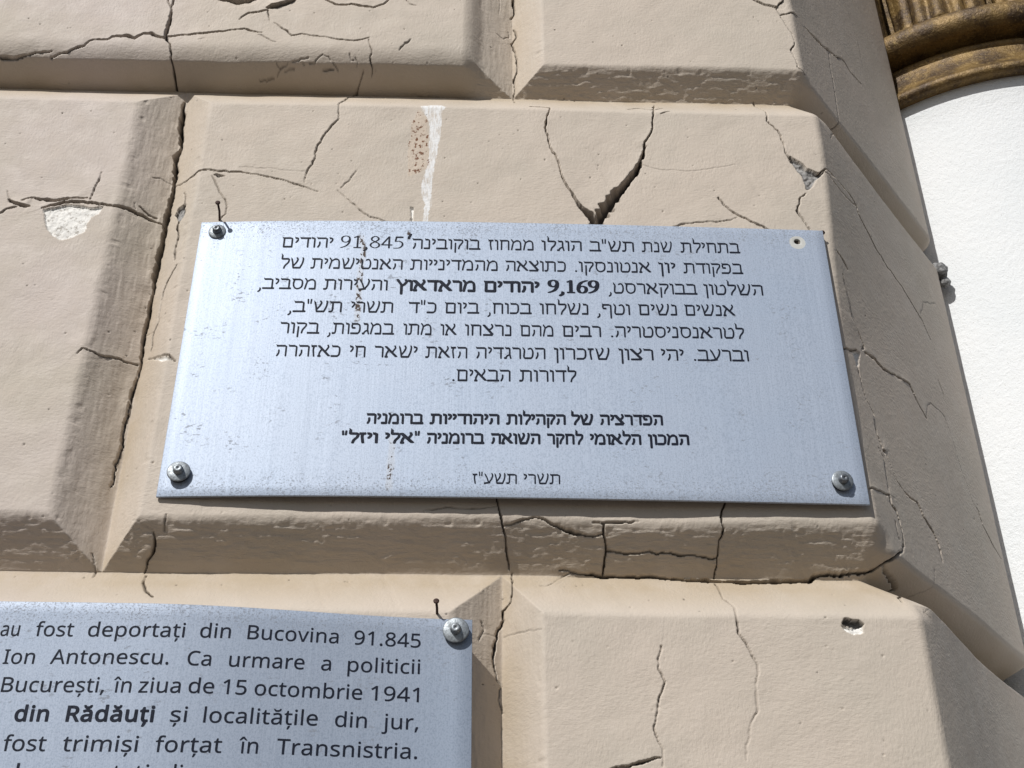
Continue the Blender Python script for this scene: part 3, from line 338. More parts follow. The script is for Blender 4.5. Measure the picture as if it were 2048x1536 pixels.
'rf':[112,[[34,-1,64,-1,65,146,67,149,106,149,108,152,108,170,107,173,67,174,65,176,65,194,68,206,72,212,76,216,85,220,97,220,115,216,118,217,126,239,122,242,106,246,91,247,70,244,58,239,46,228,40,218,34,197,33,176,31,173,4,164,4,149,31,149,33,146,34,-1]]],
'ri':[85,[[26,-1,54,-2,56,-1,57,2,57,170,56,173,54,173,27,173,26,170,26,2],[36,200,42,199,51,202,56,206,59,212,60,218,58,227,54,233,48,237,42,238,33,236,29,233,25,227,24,218,24,212,27,206,33,201]]],
'rj':[85,[[-3,-78,17,-78,35,-72,47,-61,55,-45,57,-24,57,171,53,173,29,173,26,171,25,-36,20,-46,11,-51,2,-52,-16,-49,-19,-50,-19,-73,-16,-75,-4,-78],[33,201,41,199,47,200,53,203,57,207,59,213,59,225,56,231,50,236,41,238,35,237,29,234,25,228,24,219,24,213,26,207,32,201]]],
'rl':[85,[[26,-1,56,-1,57,2,56,245,29,245,26,245,26,242,26,2]]],
'rm':[302,[[26,-1,57,-1,57,92,59,113,61,122,65,132,75,143,83,147,101,150,113,148,124,143,129,137,134,125,135,110,135,2,136,-1,164,-2,166,2,166,95,168,113,172,128,178,137,185,144,197,148,212,150,221,149,229,146,236,140,241,131,244,122,245,-1,275,-1,275,113,274,131,269,149,261,161,251,168,233,175,215,177,194,174,175,164,167,157,161,150,158,151,149,163,140,169,131,173,119,176,98,176,80,172,67,164,56,152,50,173,26,173,26,2]]],
'rn':[200,[[26,-1,57,-1,58,107,62,122,67,134,77,143,86,147,107,150,119,148,131,142,138,134,142,122,143,-1,173,-1,174,110,172,131,166,149,158,161,146,169,131,174,110,177,101,176,89,174,74,168,65,161,56,152,50,173,26,173,26,2]]],
'ro':[196,[[88,-4,107,-4,122,-1,137,5,149,12,161,26,168,38,173,50,177,71,178,86,177,104,173,122,167,137,159,149,151,158,143,164,128,172,113,175,98,177,83,176,71,173,56,167,44,158,35,149,26,134,21,122,17,104,16,86,19,59,23,47,32,29,41,18,56,6,74,-2,86,-4],[89,22,77,26,71,29,64,35,57,44,51,62,49,74,50,104,54,122,61,134,68,141,83,148,98,150,107,149,116,147,125,142,131,137,137,128,143,113,145,101,145,74,141,53,137,44,131,35,125,29,116,25,107,22,92,22]]],
'rp':[199,[[26,-78,57,-78,56,19,71,5,86,-1,101,-4,122,-4,135,0,149,7,158,15,164,23,172,36,177,51,180,69,181,87,179,114,171,138,161,154,146,167,128,174,110,177,92,175,80,171,71,166,56,152,52,171,50,173,29,173,26,172,26,-75],[89,24,77,29,71,34,65,42,61,51,59,63,57,84,59,114,66,132,71,139,77,144,85,147,95,149,104,150,116,148,130,141,138,132,144,120,148,105,149,87,147,63,140,44,135,36,128,29,122,25,113,23,104,22,92,23]]],
'rr':[134,[[26,-1,57,-1,57,98,59,110,64,122,76,137,89,145,104,148,125,147,129,173,128,174,107,177,98,176,86,172,71,163,56,146,54,149,51,173,26,173,26,2]]],
'rs':[155,[[57,-4,81,-4,96,-2,108,1,123,10,132,19,137,29,140,38,140,56,135,71,123,83,107,92,63,110,51,118,48,122,45,127,46,137,50,143,57,147,66,149,78,151,102,148,126,140,136,161,137,164,135,165,120,171,102,175,81,177,63,175,48,172,33,164,23,155,18,146,15,131,15,122,18,113,26,101,33,94,42,89,96,65,105,58,110,50,109,38,106,32,96,25,84,22,69,21,53,23,33,28,18,34,15,33,15,8,30,1,54,-4]]],
'rt':[118,[[72,-4,91,-4,109,1,110,2,110,23,109,24,88,21,76,23,67,28,62,35,60,41,59,53,59,146,61,149,107,149,109,152,109,170,108,173,106,173,61,174,59,176,59,212,58,213,43,213,40,212,28,176,4,164,4,152,6,149,25,149,28,146,28,50,31,26,35,17,46,5,55,0,70,-4]]],
'ru':[200,[[79,-4,96,-4,117,1,130,8,141,19,144,14,147,-1,172,-1,172,170,171,173,144,173,142,173,141,171,141,71,137,50,133,41,126,33,114,25,93,22,81,23,69,28,64,32,60,38,57,47,55,62,55,173,24,173,24,59,25,47,27,33,31,23,36,15,45,7,63,-2,78,-4]]],
'rv':[165,[[64,-1,98,-1,164,173,134,173,131,171,83,35,80,34,70,65,32,171,29,173,-1,173,63,2]]],
'rz':[153,[[11,-1,139,-1,140,2,140,20,138,23,54,23,51,24,50,26,137,149,138,170,136,173,17,173,16,152,18,149,96,149,99,148,100,146,12,20,11,2]]],
'rî':[85,[[27,-1,55,-2,57,2,57,170,55,173,28,173,26,170,26,2],[-14,194,-11,193,7,193,24,206,40,221,64,201,76,193,94,193,97,194,97,197,68,230,58,245,55,247,52,247,28,247,25,246,14,230,-14,197]]],
'ră':[182,[[61,-4,86,-3,101,1,113,8,125,20,128,19,133,-1,155,-1,155,116,154,134,148,152,140,162,128,170,110,175,92,176,80,176,53,170,33,161,41,139,44,138,74,149,89,150,101,150,110,147,116,143,120,137,124,125,125,107,122,105,71,102,50,96,32,86,23,78,17,66,13,47,15,35,20,20,26,11,34,5,44,0,59,-4],[65,22,53,29,50,32,46,41,47,56,51,65,56,70,68,77,83,80,122,82,125,80,123,53,119,43,112,35,101,26,89,22,68,22],[79,194,101,194,116,198,123,203,131,210,137,221,141,236,140,239,122,239,118,230,113,224,104,220,89,219,74,220,68,222,63,227,59,237,56,239,41,239,39,236,41,224,45,215,52,206,62,198,77,194]]],
'rș':[155,[[56,-72,72,-72,75,-69,87,-51,96,-33,99,-21,96,-18,69,-18,55,-69],[46,-3,60,-4,84,-4,105,0,117,6,126,12,132,18,137,27,140,39,140,57,135,69,129,77,121,84,108,91,56,114,47,123,45,132,47,138,52,144,60,148,69,150,81,150,96,149,126,140,137,162,135,165,120,171,102,175,81,177,63,175,47,171,34,165,22,153,17,144,15,129,17,114,22,105,31,96,40,90,87,69,99,63,106,57,110,48,110,39,105,31,96,25,84,22,69,21,51,23,33,28,18,34,15,33,15,9,17,6,30,1,45,-3]]],
'rț':[118,[[48,-72,64,-72,67,-69,79,-51,87,-33,91,-21,88,-18,61,-18,47,-69],[64,-3,79,-5,91,-4,106,-1,109,1,110,3,110,24,85,21,73,24,67,28,63,33,60,42,59,51,59,147,61,149,106,149,109,150,109,171,106,173,60,174,59,210,58,213,43,213,40,212,39,210,29,177,5,165,4,162,4,150,7,149,25,149,28,147,28,51,31,27,35,18,41,9,49,3,61,-2]]]
}
LINES_A = [
[['r','תליחתב',15714,11173,21445,11276],['r','תנש',12034,11117,14953,11161],['r','ב"שת',7059,11054,11317,11107],['r','ולגוה',2531,11012,6359,11047],['r','זוחממ',-2478,10984,1805,11007],['r','הניבוקוב',-9643,10979,-3197,10981],['r',"'",-10098,10981,-9676,10980],['r','91,845',-16380,11020,-10454,10982],['r','םידוהי',-21887,11083,-17060,11029]],
[['r','תדוקפב',15813,8688,21481,8792],['r','ןוי',13474,8650,15107,8676],['r','.וקסנוטנא',5635,8547,12783,8639],['r','האצותכ',-868,8494,4794,8539],['r','תויינידמהמ',-9738,8476,-1575,8490],['r','תימשיטנאה',-18969,8546,-10424,8477],['r','לש',-21783,8578,-19605,8559]],
[['r','ןוטלשה',17537,6229,23103,6324],['r',',טסראקובב',8648,6110,16949,6220],['b','9,169',3011,6060,7861,6102],['b','םידוהי',-2867,6032,2311,6055],['b','ץואדארמ',-10913,6036,-3602,6030],['r','תוריעהו',-17606,6090,-11692,6040],['r',',ביבסמ',-23617,6227,-18281,6101]],
[['r','םישנא',15573,3781,20246,3874],['r','םישנ',11306,3705,14873,3768],['r',',ףטו',7503,3647,10554,3693],['r','וחלשנ',2253,3580,6726,3636],['r',',חוכב',-2498,3537,1556,3573],['r','םויב',-6384,3514,-3220,3532],['r','ד"כ',-9698,3504,-7133,3511],['r','ירשת',-14916,3504,-11071,3502],['r',',ב"שת',-20613,3552,-15717,3508]],
[['r','.הירטסינסנארטל',8674,1165,20866,1337],['r','םיבר',4265,1122,7792,1155],['r','םהמ',463,1096,3476,1116],['r','וחצרנ',-4525,1077,-316,1092],['r','וא',-6724,1074,-5244,1075],['r','ותמ',-10068,1076,-7500,1074],['r',',תופגמב',-16836,1113,-10848,1078],['r','רוקב',-21130,1184,-17548,1122]],
[['r','.בערבו',16013,-1216,20995,-1136],['r','יהי',13077,-1258,15140,-1229],['r','ןוצר',9258,-1306,12395,-1267],['r','ןורכזש',3458,-1364,8475,-1315],['r','הידגרטה',-3505,-1404,2718,-1370],['r','תאזה',-7984,-1413,-4246,-1407],['r','ראשי',-12509,-1407,-8670,-1413],['r','יח',-14721,-1399,-13288,-1405],['r','הרהזאכ',-21272,-1312,-15509,-1393]],
[['r','תורודל',347,-3795,5433,-3736],['r','.םיאבה',-5513,-3842,-400,-3802]],
[['b','היצרדפה',7303,-8118,12801,-8029],['b','לש',4832,-8153,6750,-8126],['b','תוליהקה',-808,-8220,4366,-8159],['b','תויידוהיה',-7380,-8273,-1354,-8225],['b','הינמורב',-12800,-8297,-7881,-8276]],
[['b','ןוכמה',11367,-10021,14941,-9964],['b','ימואלה',6378,-10090,10804,-10030],['b','רקחל',2689,-10133,5839,-10097],['b','האושה',-2097,-10177,2147,-10139],['b','הינמורב',-7567,-10211,-2625,-10182],['b','ילא"',-11118,-10223,-8148,-10214],['b','"לזיו',-14805,-10230,-11690,-10225]],
[['r','ירשת',665,-14039,3745,-14010],['r','ז"עשת',-3611,-14069,109,-14043]]
]
LINES_B = [
[['r','au',-38948,-28737,-37553,-28728],['r','fost',-36361,-28726,-33525,-28721],['r','deportați',-32427,-28719,-25200,-28651],['r','din',-24065,-28613,-21793,-28551],['r','Bucovina',-20536,-28545,-13709,-28467],['r','91.845',-12521,-28460,-7408,-28467]],
[['r','Ion',-38295,-30934,-35992,-30912],['r','Antonescu.',-34815,-30900,-26083,-30829],['r','Ca',-24722,-30830,-22979,-30817],['r','urmare',-21661,-30798,-16104,-30701],['r','a',-14854,-30687,-14119,-30679],['r','politicii',-12861,-30667,-7377,-30591]],
[['r','București,',-37972,-33089,-30477,-33057],['r','în',-29856,-33055,-28506,-33051],['r','ziua',-27961,-33046,-24940,-32985],['r','de',-24356,-32967,-22510,-32935],['r','15',-21873,-32933,-20148,-32919],['r','octombrie',-19567,-32912,-11641,-32822],['r','1941',-10993,-32819,-7383,-32816]],
[['b','din',-36590,-35266,-34117,-35251],['b','Rădăuți',-32870,-35247,-26532,-35205],['r','și',-25366,-35179,-24189,-35161],['r','localitățile',-22990,-35146,-14779,-34970],['r','din',-13510,-34967,-11173,-34966],['r','jur,',-10055,-34971,-7349,-34932]],
[['r','fost',-36960,-37457,-33920,-37445],['r','trimiși',-32723,-37445,-27368,-37438],['r','forțat',-26140,-37421,-21444,-37317],['r','în',-20245,-37291,-18866,-37257],['r','Transnistria.',-17546,-37223,-7352,-37134]],
[['r','l',-35667,-39525,-35457,-39524],['r','t',-28860,-39515,-28299,-39512],['r','ti',-27320,-39504,-26344,-39491],['r','di',-25231,-39469,-23981,-39439]]
]
# ---- wall form: u runs along the wall and round the canted corner, v is height, d is depth behind the face
CA = math.radians(51.0)
TX, TY = math.cos(CA), math.sin(CA)
U0, SE, RE = 0.310, 0.336, 0.026
ROW0, ROWP, JP = -0.2045, 0.5490, 0.664
def sstep(a, b, x):
    t = np.clip((x - a) / (b - a), 0, 1); return t * t * (3 - 2 * t)
def vnoise(x, y, seed=0):
    xi = np.floor(x).astype(np.int64); yi = np.floor(y).astype(np.int64)
    fx = x - xi; fy = y - yi
    fx = fx * fx * (3 - 2 * fx); fy = fy * fy * (3 - 2 * fy)
    def h(a, b):
        n = (a * 374761393 + b * 668265263 + seed * 974634721) & 0xFFFFFFFF
        n = ((n ^ (n >> 13)) * 1274126177) & 0xFFFFFFFF
        n = n ^ (n >> 16)
        return (n & 0xFFFFFF).astype(np.float64) / 0x7FFFFF - 1.0
    return ((h(xi, yi) * (1 - fx) + h(xi + 1, yi) * fx) * (1 - fy) + (h(xi, yi + 1) * (1 - fx) + h(xi + 1, yi + 1) * fx) * fy)
def fbm(x, y, seed=0, octv=3):
    s = 0; a = 1; t = 0
    for i in range(octv):
        s = s + a * vnoise(x, y, seed + i * 17); t += a; a *= .5; x = x * 2.03 + 5.1; y = y * 2.03 + 1.7
    return s / t
def ramp(t, w, r0, r1):
    # depth fraction 1 at the joint line (t=0) falling to 0 at t=w, rounded at both ends
    x = np.clip(1 - t / w, -1, 2)
    k = r1; f = np.where(x > k, x, np.where(x > -k, (x + k) ** 2 / (4 * k), 0))
    k = r0; g = 1 - f
    g = np.where(g > k, g, np.where(g > -k, (g + k) ** 2 / (4 * k), 0))
    return 1 - g
def joint_u(row):
    return np.where(row % 2 == 0, -0.3415, np.where(row > 0, -0.0005, -0.0095))
def corner_x(v):
    return 0.308 + 0.0065 * sstep(.36, .30, v) - 0.0135 * sstep(.28, -.02, v) + .0025 * sstep(-.05, -.16, v) + 0.0225 * sstep(-.19, -.235, v)
def groove(u, v):
    row = np.floor((v - ROW0) / ROWP).astype(np.int64)      # 0: block row with the plaque
    vj = v + .0012 * vnoise(u * 9, u * 0 + 3.3, 5) + .0005 * vnoise(u * 40, u * 0 + 1.3, 6)
    tb = vj - (ROW0 + row * ROWP)            # above the trough below
    tt = (ROW0 + (row + 1) * ROWP) - vj      # below the trough above
    # soffit (bottom bevel of a block), weathering (top bevel)
    chm = sstep(.30, .34, u)
    left_up = sstep(-.030, -.055, u) * (row == 1)
    wb = np.where(row == 1, .0270, .0348) * (1 + .06 * vnoise(u * 7, u * 0 + row, 8))
    so = ramp(tb, wb, .08, .14)
    # undercut soffit on the canted face
    x2 = np.clip(tb, 0, .05)
    und = np.where(x2 < .018, 1 - .93 * (x2 / .018), .07 * np.clip(1 - (x2 - .018) / .006, 0, 1) ** 2)
    so = so * (1 - chm) + und * chm
    we = ramp(tt, np.where(row == 0, .038, .046), .08, .08)
    we = we * (1 - chm) + np.clip(1 - tt / .030, 0, 1) * chm
    col_j = joint_u(row)
    uj = u + .0010 * vnoise(v * 10, v * 0 + 7.7, 9) + .0004 * vnoise(v * 45, v * 0 + 2.7, 10)
    du = uj - col_j
    k = np.round(du / JP); du = du - k * JP
    valid = (u < .2)
    lf = ramp(-du, .041, .08, .12) * (du <= 0)      # right bevel of the left block
    rt = ramp(du, .031, .08, .10) * (du > 0)
    sd = np.where(valid, lf + rt, 0)
    hz = np.maximum(so, we)
    d = np.maximum(hz, sd)
    m = .04; e = np.abs(hz - sd)
    d = d + np.where((e < m) & (np.minimum(hz, sd) > .02), -(m - e) ** 2 / (4 * m) * .0, 0)
    kind = np.where(sd > hz, np.where(du <= 0, 3, 4), np.where(so > we, 1, 2))
    dep = .0335 - .0085 * sstep(-.02, .16, v)
    dd = d * dep
    # the bulging upper left block: proud of the rest, with an undercut shelf in its own shade
    x = np.clip(tb + .0015, 0, .09) + .0012 * vnoise(u * 30, v * 0, 12)
    lipd = np.where(x < .0185, .034 - .0385 * (x / .0185), -.0045 - .0075 * (1 - np.clip(1 - (x - .0185) / .024, 0, 1) ** 2.2))
    sdep = sd * .042 - .012 * (1 - sd)
    lipd = np.maximum(lipd, sdep)
    dd = dd * (1 - left_up) + lipd * left_up
    kind = np.where((left_up > .5) & (x >= .0185) & (kind == 1), 2, kind)
    return dd, kind, row, k
def wall_pos(u, v, d):
    cx = corner_x(v)
    s = u - U0
    r = .0055
    ce = U0 + (cx - U0) * sstep(.22, 0, s)
    x = np.where(s <= 0, u + (cx - U0) * sstep(.12, U0, u), ce + s * TX)
    y = np.where(s <= 0, 0.0, s * TY)
    t = np.clip((s + r) / (2 * r), 0, 1); ins = np.abs(s) < r
    bx = (1 - t) ** 2 * (cx - r) + 2 * t * (1 - t) * cx + t * t * (cx + r * TX); by = t * t * r * TY
    x = np.where(ins, bx, x); y = np.where(ins, by, y)
    # rounded far end of the canted face, turning back towards the column
    s2 = np.clip(s - SE, 0, None); turn = np.clip(s2 / RE, 0, math.radians(80)); ov = s2 - turn * RE
    ex = ce + SE * TX + RE * (np.sin(CA + turn) - np.sin(CA)) + np.clip(ov, 0, None) * np.cos(CA + turn)
    ey = SE * TY + RE * (np.cos(CA) - np.cos(CA + turn)) + np.clip(ov, 0, None) * np.sin(CA + turn)
    x = np.where(s2 > 0, ex, x); y = np.where(s2 > 0, ey, y)
    ang = CA + turn
    k = sstep(-.045, 0, s); k2 = sstep(.045, 0, s)
    tm = math.tan(CA / 2)
    mx = np.where(s <= 0, -tm * k, -np.sin(ang) + tm * k2 * TX)
    my = np.where(s <= 0, 1.0, np.cos(ang) + tm * k2 * TY)
    return x + mx * d, y + my * d, v
# ---------------------------------------------------------------- materials
def mat_wall():
    s = NT('painted_plaster')
    dirt_shade, white, grey, ochre = s.attr('wear_shade'); streak, brown, bev, _ = s.attr('stain')
    big = s.noise(6, 4); mid = s.noise(38, 4, .6); fine = s.noise(420, 3, .6)
    X, Y, Z = s.xyz()
    left = s.map(X, -.30, -.42)
    base = s.mix(left, (.560, .485, .410), (.560, .488, .440))
    base = s.mix(s.map(big, .35, .7), base, (.520, .460, .388))
    base = s.mix(s.math('MULTIPLY', s.map(mid, .5, .8), .35), base, (.625, .545, .475))
    # warm dust lying in the joints
    och = s.math('MULTIPLY', ochre, s.map(s.noise(22, 4, .6), .25, .65, .45, 1.0))
    base = s.mix(och, base, (.445, .365, .268))
    # faint grime spots
    spot = s.map(s.noise(900, 2, .5), .72, .78)
    base = s.mix(s.math('MULTIPLY', spot, .35), base, (.20, .16, .13))
    wh = s.mix(s.map(s.noise(260, 3, .7), .52, .68), (.80, .78, .74), (.42, .39, .35))
    base = s.mix(white, base, wh)
    gr = s.mix(s.map(s.noise(300, 3, .7), .4, .65), (.34, .33, .32), (.16, .155, .15))
    base = s.mix(grey, base, gr)
    st = s.math('MULTIPLY', streak, s.map(s.noise(1.0, 4, .65, s.vec((330, 330, 60))), .32, .58, .10, .85))
    base = s.mix(st, base, (.82, .83, .84))
    br = s.math('MULTIPLY', brown, s.map(s.noise(1.0, 3, .6, s.vec((230, 230, 170))), .545, .60))
    base = s.mix(s.math('MULTIPLY', brown, .25), base, (.62, .47, .34))
    base = s.mix(br, base, (.17, .075, .035))
    base = s.mix(dirt_shade, base, (.020, .015, .013))  # crack dirt, near black so it also paints the shade of deep gaps
    # fine plaster relief
    hA = s.noise(1.0, 4, .6, s.vec((210, 210, 420))); hB = s.noise(1.0, 4, .6, s.vec((420, 420, 200)))
    pk = s.map(s.noise(11, 2), .42, .58)
    h1 = s.math('ADD', s.math('MULTIPLY', hA, pk), s.math('MULTIPLY', hB, s.math('SUBTRACT', 1.0, pk)))
    hb = s.noise(1.0, 4, .65, s.vec((90, 90, 520)))
    hr = s.mix(bev, h1, hb)
    n1 = s.bump(hr, s.map(bev, 0, 1, .0007, .0015), .72)
    n2 = s.bump(fine, .0004, .55, n1)
    rough = s.map(mid, .3, .7, .58, .78)
    return s.set(Base_Color=base, Roughness=rough, Specular_IOR_Level=.28, Normal=n2)
def mat_metal(name, stains):
    s = NT(name); X, Y, Z = s.xyz()
    grain = s.noise(1.0, 5, .65, s.vec((900, 900, 9)))
    grain2 = s.noise(1.0, 4, .6, s.vec((260, 260, 3)))
    cloud = s.noise(9, 4, .6)
    base = s.mix(s.map(grain, .3, .7), (.385, .44, .535), (.435, .495, .595))
    base = s.mix(s.math('MULTIPLY', s.map(cloud, .4, .7), .5), base, (.38, .45, .56))
    z0, z1 = stains['z']; tone = stains.get('tone', 1.0)
    speck = s.noise(1.0, 3, .7, s.vec((800, 800, 620)))
    base = s.mix(s.map(speck, .46, .64, 0, .50), base, (.24, .29, .37))
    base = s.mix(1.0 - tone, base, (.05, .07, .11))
    edge = s.math('MAXIMUM', s.map(Z, z1 - .045, z1 - .004), s.map(Z, z0 + .050, z0 + .004))
    fleck = s.noise(1.0, 4, .7, s.vec((560, 560, 700)))
    thr = s.map(edge, 0, 1, .69, .535, False)
    thr = s.math('SUBTRACT', thr, s.math('MULTIPLY', s.map(s.noise(16, 3), .5, .75), .055))
    fl = s.map(s.math('SUBTRACT', fleck, thr), .0, .06)
    scuff = s.math('MULTIPLY', s.map(s.noise(1.0, 3, .6, s.vec((230, 230, 420))), .585, .64), s.map(s.noise(34, 2, .5), .56, .63))
    fl = s.math('MAXIMUM', s.math('MULTIPLY', fl, .58), s.math('MULTIPLY', scuff, .5))
    base = s.mix(fl, base, (.20, .215, .25))
    rust = None; whitew = None
    for (x0, za, zb, w, dens, kind) in stains['runs']:
        wob = s.math('MULTIPLY', s.math('SUBTRACT', s.noise(30, 2), .5), .010)
        dx = s.math('ABSOLUTE', s.math('SUBTRACT', s.math('ADD', X, wob), x0))
        k = s.math('MULTIPLY', s.map(dx, w, w * .45), s.math('MULTIPLY', s.map(Z, za, za + .006), s.map(Z, zb, zb - .006)))
        sp = s.map(s.noise(1.0, 3, .6, s.vec((330, 330, 260), (x0 * 9, 0, za))), dens, dens + .05)
        a = s.math('MULTIPLY', k, sp)
        if kind == 'w': whitew = s.math('MULTIPLY', k, .16) if whitew is None else s.math('MAXIMUM', whitew, s.math('MULTIPLY', k, .16))
        rust = a if rust is None else s.math('MAXIMUM', rust, a)
    if whitew is not None: base = s.mix(whitew, base, (.72, .68, .62))
    if rust is not None: base = s.mix(rust, base, (.055, .032, .022))
    metal = .92; cover = fl
    if rust is not None: cover = s.math('MAXIMUM', cover, rust)
    if whitew is not None: cover = s.math('MAXIMUM', cover, whitew)
    if 'mark' in stains:
        hx, hz, r0 = stains['mark']
        d = s.math('SQRT', s.math('ADD', s.math('POWER', s.math('SUBTRACT', X, hx), 2), s.math('POWER', s.math('SUBTRACT', Z, hz - .0012), 2)))
        d = s.math('ADD', d, s.math('MULTIPLY', s.math('SUBTRACT', s.noise(500, 2), .5), .0012))
        mk = s.math('MULTIPLY', s.map(d, r0 + .0004, r0 - .0004), .85)
        base = s.mix(mk, base, (.60, .59, .54)); cover = s.math('MAXIMUM', cover, mk)
    metal = s.map(cover, 0, 1, .42, .05, False)
    rough = s.math('ADD', s.map(grain2, .3, .7, .595, .62), s.math('MULTIPLY', cover, .25))
    nb = s.bump(grain, .00012, .55); nb = s.bump(fleck, .0002, .30, nb)
    m = s.set(Base_Color=base, Metallic=metal, Roughness=rough, Normal=nb)
    s.put(s.p.inputs['Coat Weight'], stains.get('coat', .20)); s.put(s.p.inputs['Coat Roughness'], .36)
    return m
def mat_plain(name, col, rough=.5, metal=0.0, var=.15, scale=60, bump=0.0, bscale=300):
    s = NT(name); f = s.noise(scale, 4, .6)
    c2 = tuple(max(0, c * (1 - var * 2)) for c in col)
    base = s.mix(s.map(f, .35, .7), col, c2)
    k = dict(Base_Color=base, Roughness=s.map(f, .3, .7, max(rough - .08, .05), rough + .08), Metallic=metal)
    if bump: k['Normal'] = s.bump(s.noise(bscale, 3, .6), bump, .8)
    return s.set(**k)
def mat_column():
    s = NT('white_limewash')
    g = s.noise(420, 3, .65); pit = s.map(s.noise(700, 2, .5), .66, .74); big = s.noise(7, 3)
    base = s.mix(s.map(big, .35, .7), (.80, .815, .825), (.76, .785, .80))
    base = s.mix(s.math('MULTIPLY', pit, .75), base, (.45, .44, .42))
    n = s.bump(g, .0011, .7); n = s.bump(s.noise(130, 3), .0018, .5, n)
    return s.set(Base_Color=base, Roughness=.85, Specular_IOR_Level=.2, Normal=n)
def mat_gold():
    s = NT('gilded_paint')
    a = s.noise(26, 5, .65); g = s.noise(210, 4, .7)
    base = s.mix(s.map(a, .36, .66), (.215, .135, .045), (.060, .035, .016))
    base = s.mix(s.math('MULTIPLY', s.map(g, .55, .7), .7), base, (.38, .27, .11))
    base = s.mix(s.math('MULTIPLY', s.map(s.noise(60, 4, .7), .58, .72), .8), base, (.07, .042, .024))
    n = s.bump(g, .0018, .8); n = s.bump(a, .004, .6, n)
    return s.set(Base_Color=base, Roughness=s.map(g, .3, .7, .38, .62), Metallic=.35, Normal=n)
def mat_ground():
    s = NT('paving')
    br = s.n.new('ShaderNodeTexBrick'); br.inputs['Scale'].default_value = 2.2; br.inputs['Mortar Size'].default_value = .012
    br.inputs['Color1'].default_value = (.125, .102, .082, 1); br.inputs['Color2'].default_value = (.105, .086, .070, 1); br.inputs['Mortar'].default_value = (.05, .046, .042, 1)
    s.l.new(s.geo.outputs['Object'], br.inputs['Vector'])
    base = s.mix(s.math('MULTIPLY', s.map(s.noise(3, 5), .4, .7), .5), br.outputs[0], (.085, .072, .060))
    return s.set(Base_Color=base, Roughness=.85, Normal=s.bump(s.noise(80, 4), .004, .5))
M_WALL = mat_wall(); M_COL = mat_column(); M_GOLD = mat_gold(); M_GROUND = mat_ground()
M_INK = mat_plain('navy_ink', (.006, .010, .025), .65, 0, .25, 500); M_INK.node_tree.nodes['Principled BSDF'].inputs['Specular IOR Level'].default_value = .2
M_STEEL = mat_plain('zinc_steel', (.33, .36, .385), .50, .55, .25, 300, .0002, 900)
M_STEEL_DARK = mat_plain('dull_steel', (.20, .215, .235), .45, .6, .25, 400)
M_RUBBER = mat_plain('black_rubber', (.018, .018, .020), .7)
M_NAIL = mat_plain('rusty_iron', (.060, .026, .018), .7, .3, .3, 900)
M_MORTAR = mat_plain('grey_mortar', (.30, .30, .30), .9, 0, .35, 160, .003, 200)
M_CORE = mat_plain('rendered_masonry', (.52, .46, .40), .9, 0, .1, 10, .003, 60)
# ---------------------------------------------------------------- ground
bm = bmesh.new(); bmesh.ops.create_grid(bm, x_segments=40, y_segments=40, size=400)
g = from_bm('ground', bm, M_GROUND, None, False); g.location = (0, 0, -2.25); tag(g, 'grey paved ground in front of the wall', None, None, 'structure')
# ---------------------------------------------------------------- the plaster wall, built as one sheet and cut into its blocks
def arr(*segs):
    out = []
    for a, b, st in segs: out += list(np.arange(a, b - st * .3, st))
    out.append(segs[-1][1]); return np.array(out)
STEP = 0.0008
ua = arr((-1.02, -.62, .006), (-.62, -.585, .002), (-.585, .330, STEP), (.330, .69, .0014), (.69, .80, .005))
va = arr((-.80, -.44, .006), (-.44, -.395, .002), (-.395, .515, STEP), (.515, .86, .0025), (.86, 1.14, .008))
UU, VV = np.meshgrid(ua, va)
D, kind, row, kcol = groove(UU, VV)
frac = np.clip(D / .030, 0, 1)
chm = sstep(.30, .33, UU)
bevel = np.clip(np.minimum(frac, 1 - frac) * 6, 0, 1)
soff = bevel * (kind == 1); side = bevel * (kind >= 3)
smooth_soff = np.clip(sstep(-.035, -.06, UU) * (row == 1) + chm, 0, 1)
# waviness, trowel lumps and brush marks
calm = 1 - .75 * chm
D = D - .0012 * fbm(UU * 9, VV * 9, 11) * (1 - .6 * bevel) * calm - .00055 * fbm(UU * 42, VV * 42, 21, 2) * (1 - bevel) * calm
D = D - .00010 * fbm(UU * 260, VV * 330, 31, 2) * (1 - bevel)
D = D - soff * (1 - .9 * smooth_soff) * (.00045 * fbm(UU * 22, VV * 60, 41, 2) + .00085 * fbm(UU * 70 + 2 * vnoise(UU * 40, VV * 40, 3), VV * 380, 43, 2) + .00022 * fbm(UU * 300, VV * 420, 44, 1))
D = D - side * (.0007 * fbm(UU * 60, VV * 14, 45, 2) + .00032 * fbm(UU * 520, VV * 60, 47, 2) + .0002 * fbm(UU * 200, VV * 200, 49, 2))
D = D + .00045 * np.clip(vnoise(UU * 70 + VV * 26, VV * 9, 51) - .62, 0, 1) * (1 - chm) * 2
edge_ = np.clip(1 - np.abs(frac - .10) / .12, 0, 1) * (1 - chm) * (kind != 2)
D = D + .0009 * edge_ * np.clip((vnoise(UU * 130, VV * 130, 55) - .45) * 3, 0, 1) + .00022 * edge_ * vnoise(UU * 320, VV * 320, 56)
dirt_shade = np.zeros_like(D); white = np.zeros_like(D); grey = np.zeros_like(D); streak = np.zeros_like(D); brown = np.zeros_like(D)
ochre = np.clip(frac * 1.25, 0, 1) ** 1.2 * np.where(kind == 1, .55 + .35 * smooth_soff, np.where(kind == 2, 1.0, .35))
ochre = np.where((kind == 4), frac * .8, ochre)
WU = UU + .0007 * vnoise(UU * 260, VV * 260, 61) + .0011 * vnoise(UU * 75, VV * 75, 62)
WV = VV + .0007 * vnoise(UU * 260, VV * 260, 63) + .0011 * vnoise(UU * 75, VV * 75, 64)
LIFT = np.zeros_like(D); CUT = np.zeros_like(D)
PXM = 0.00045
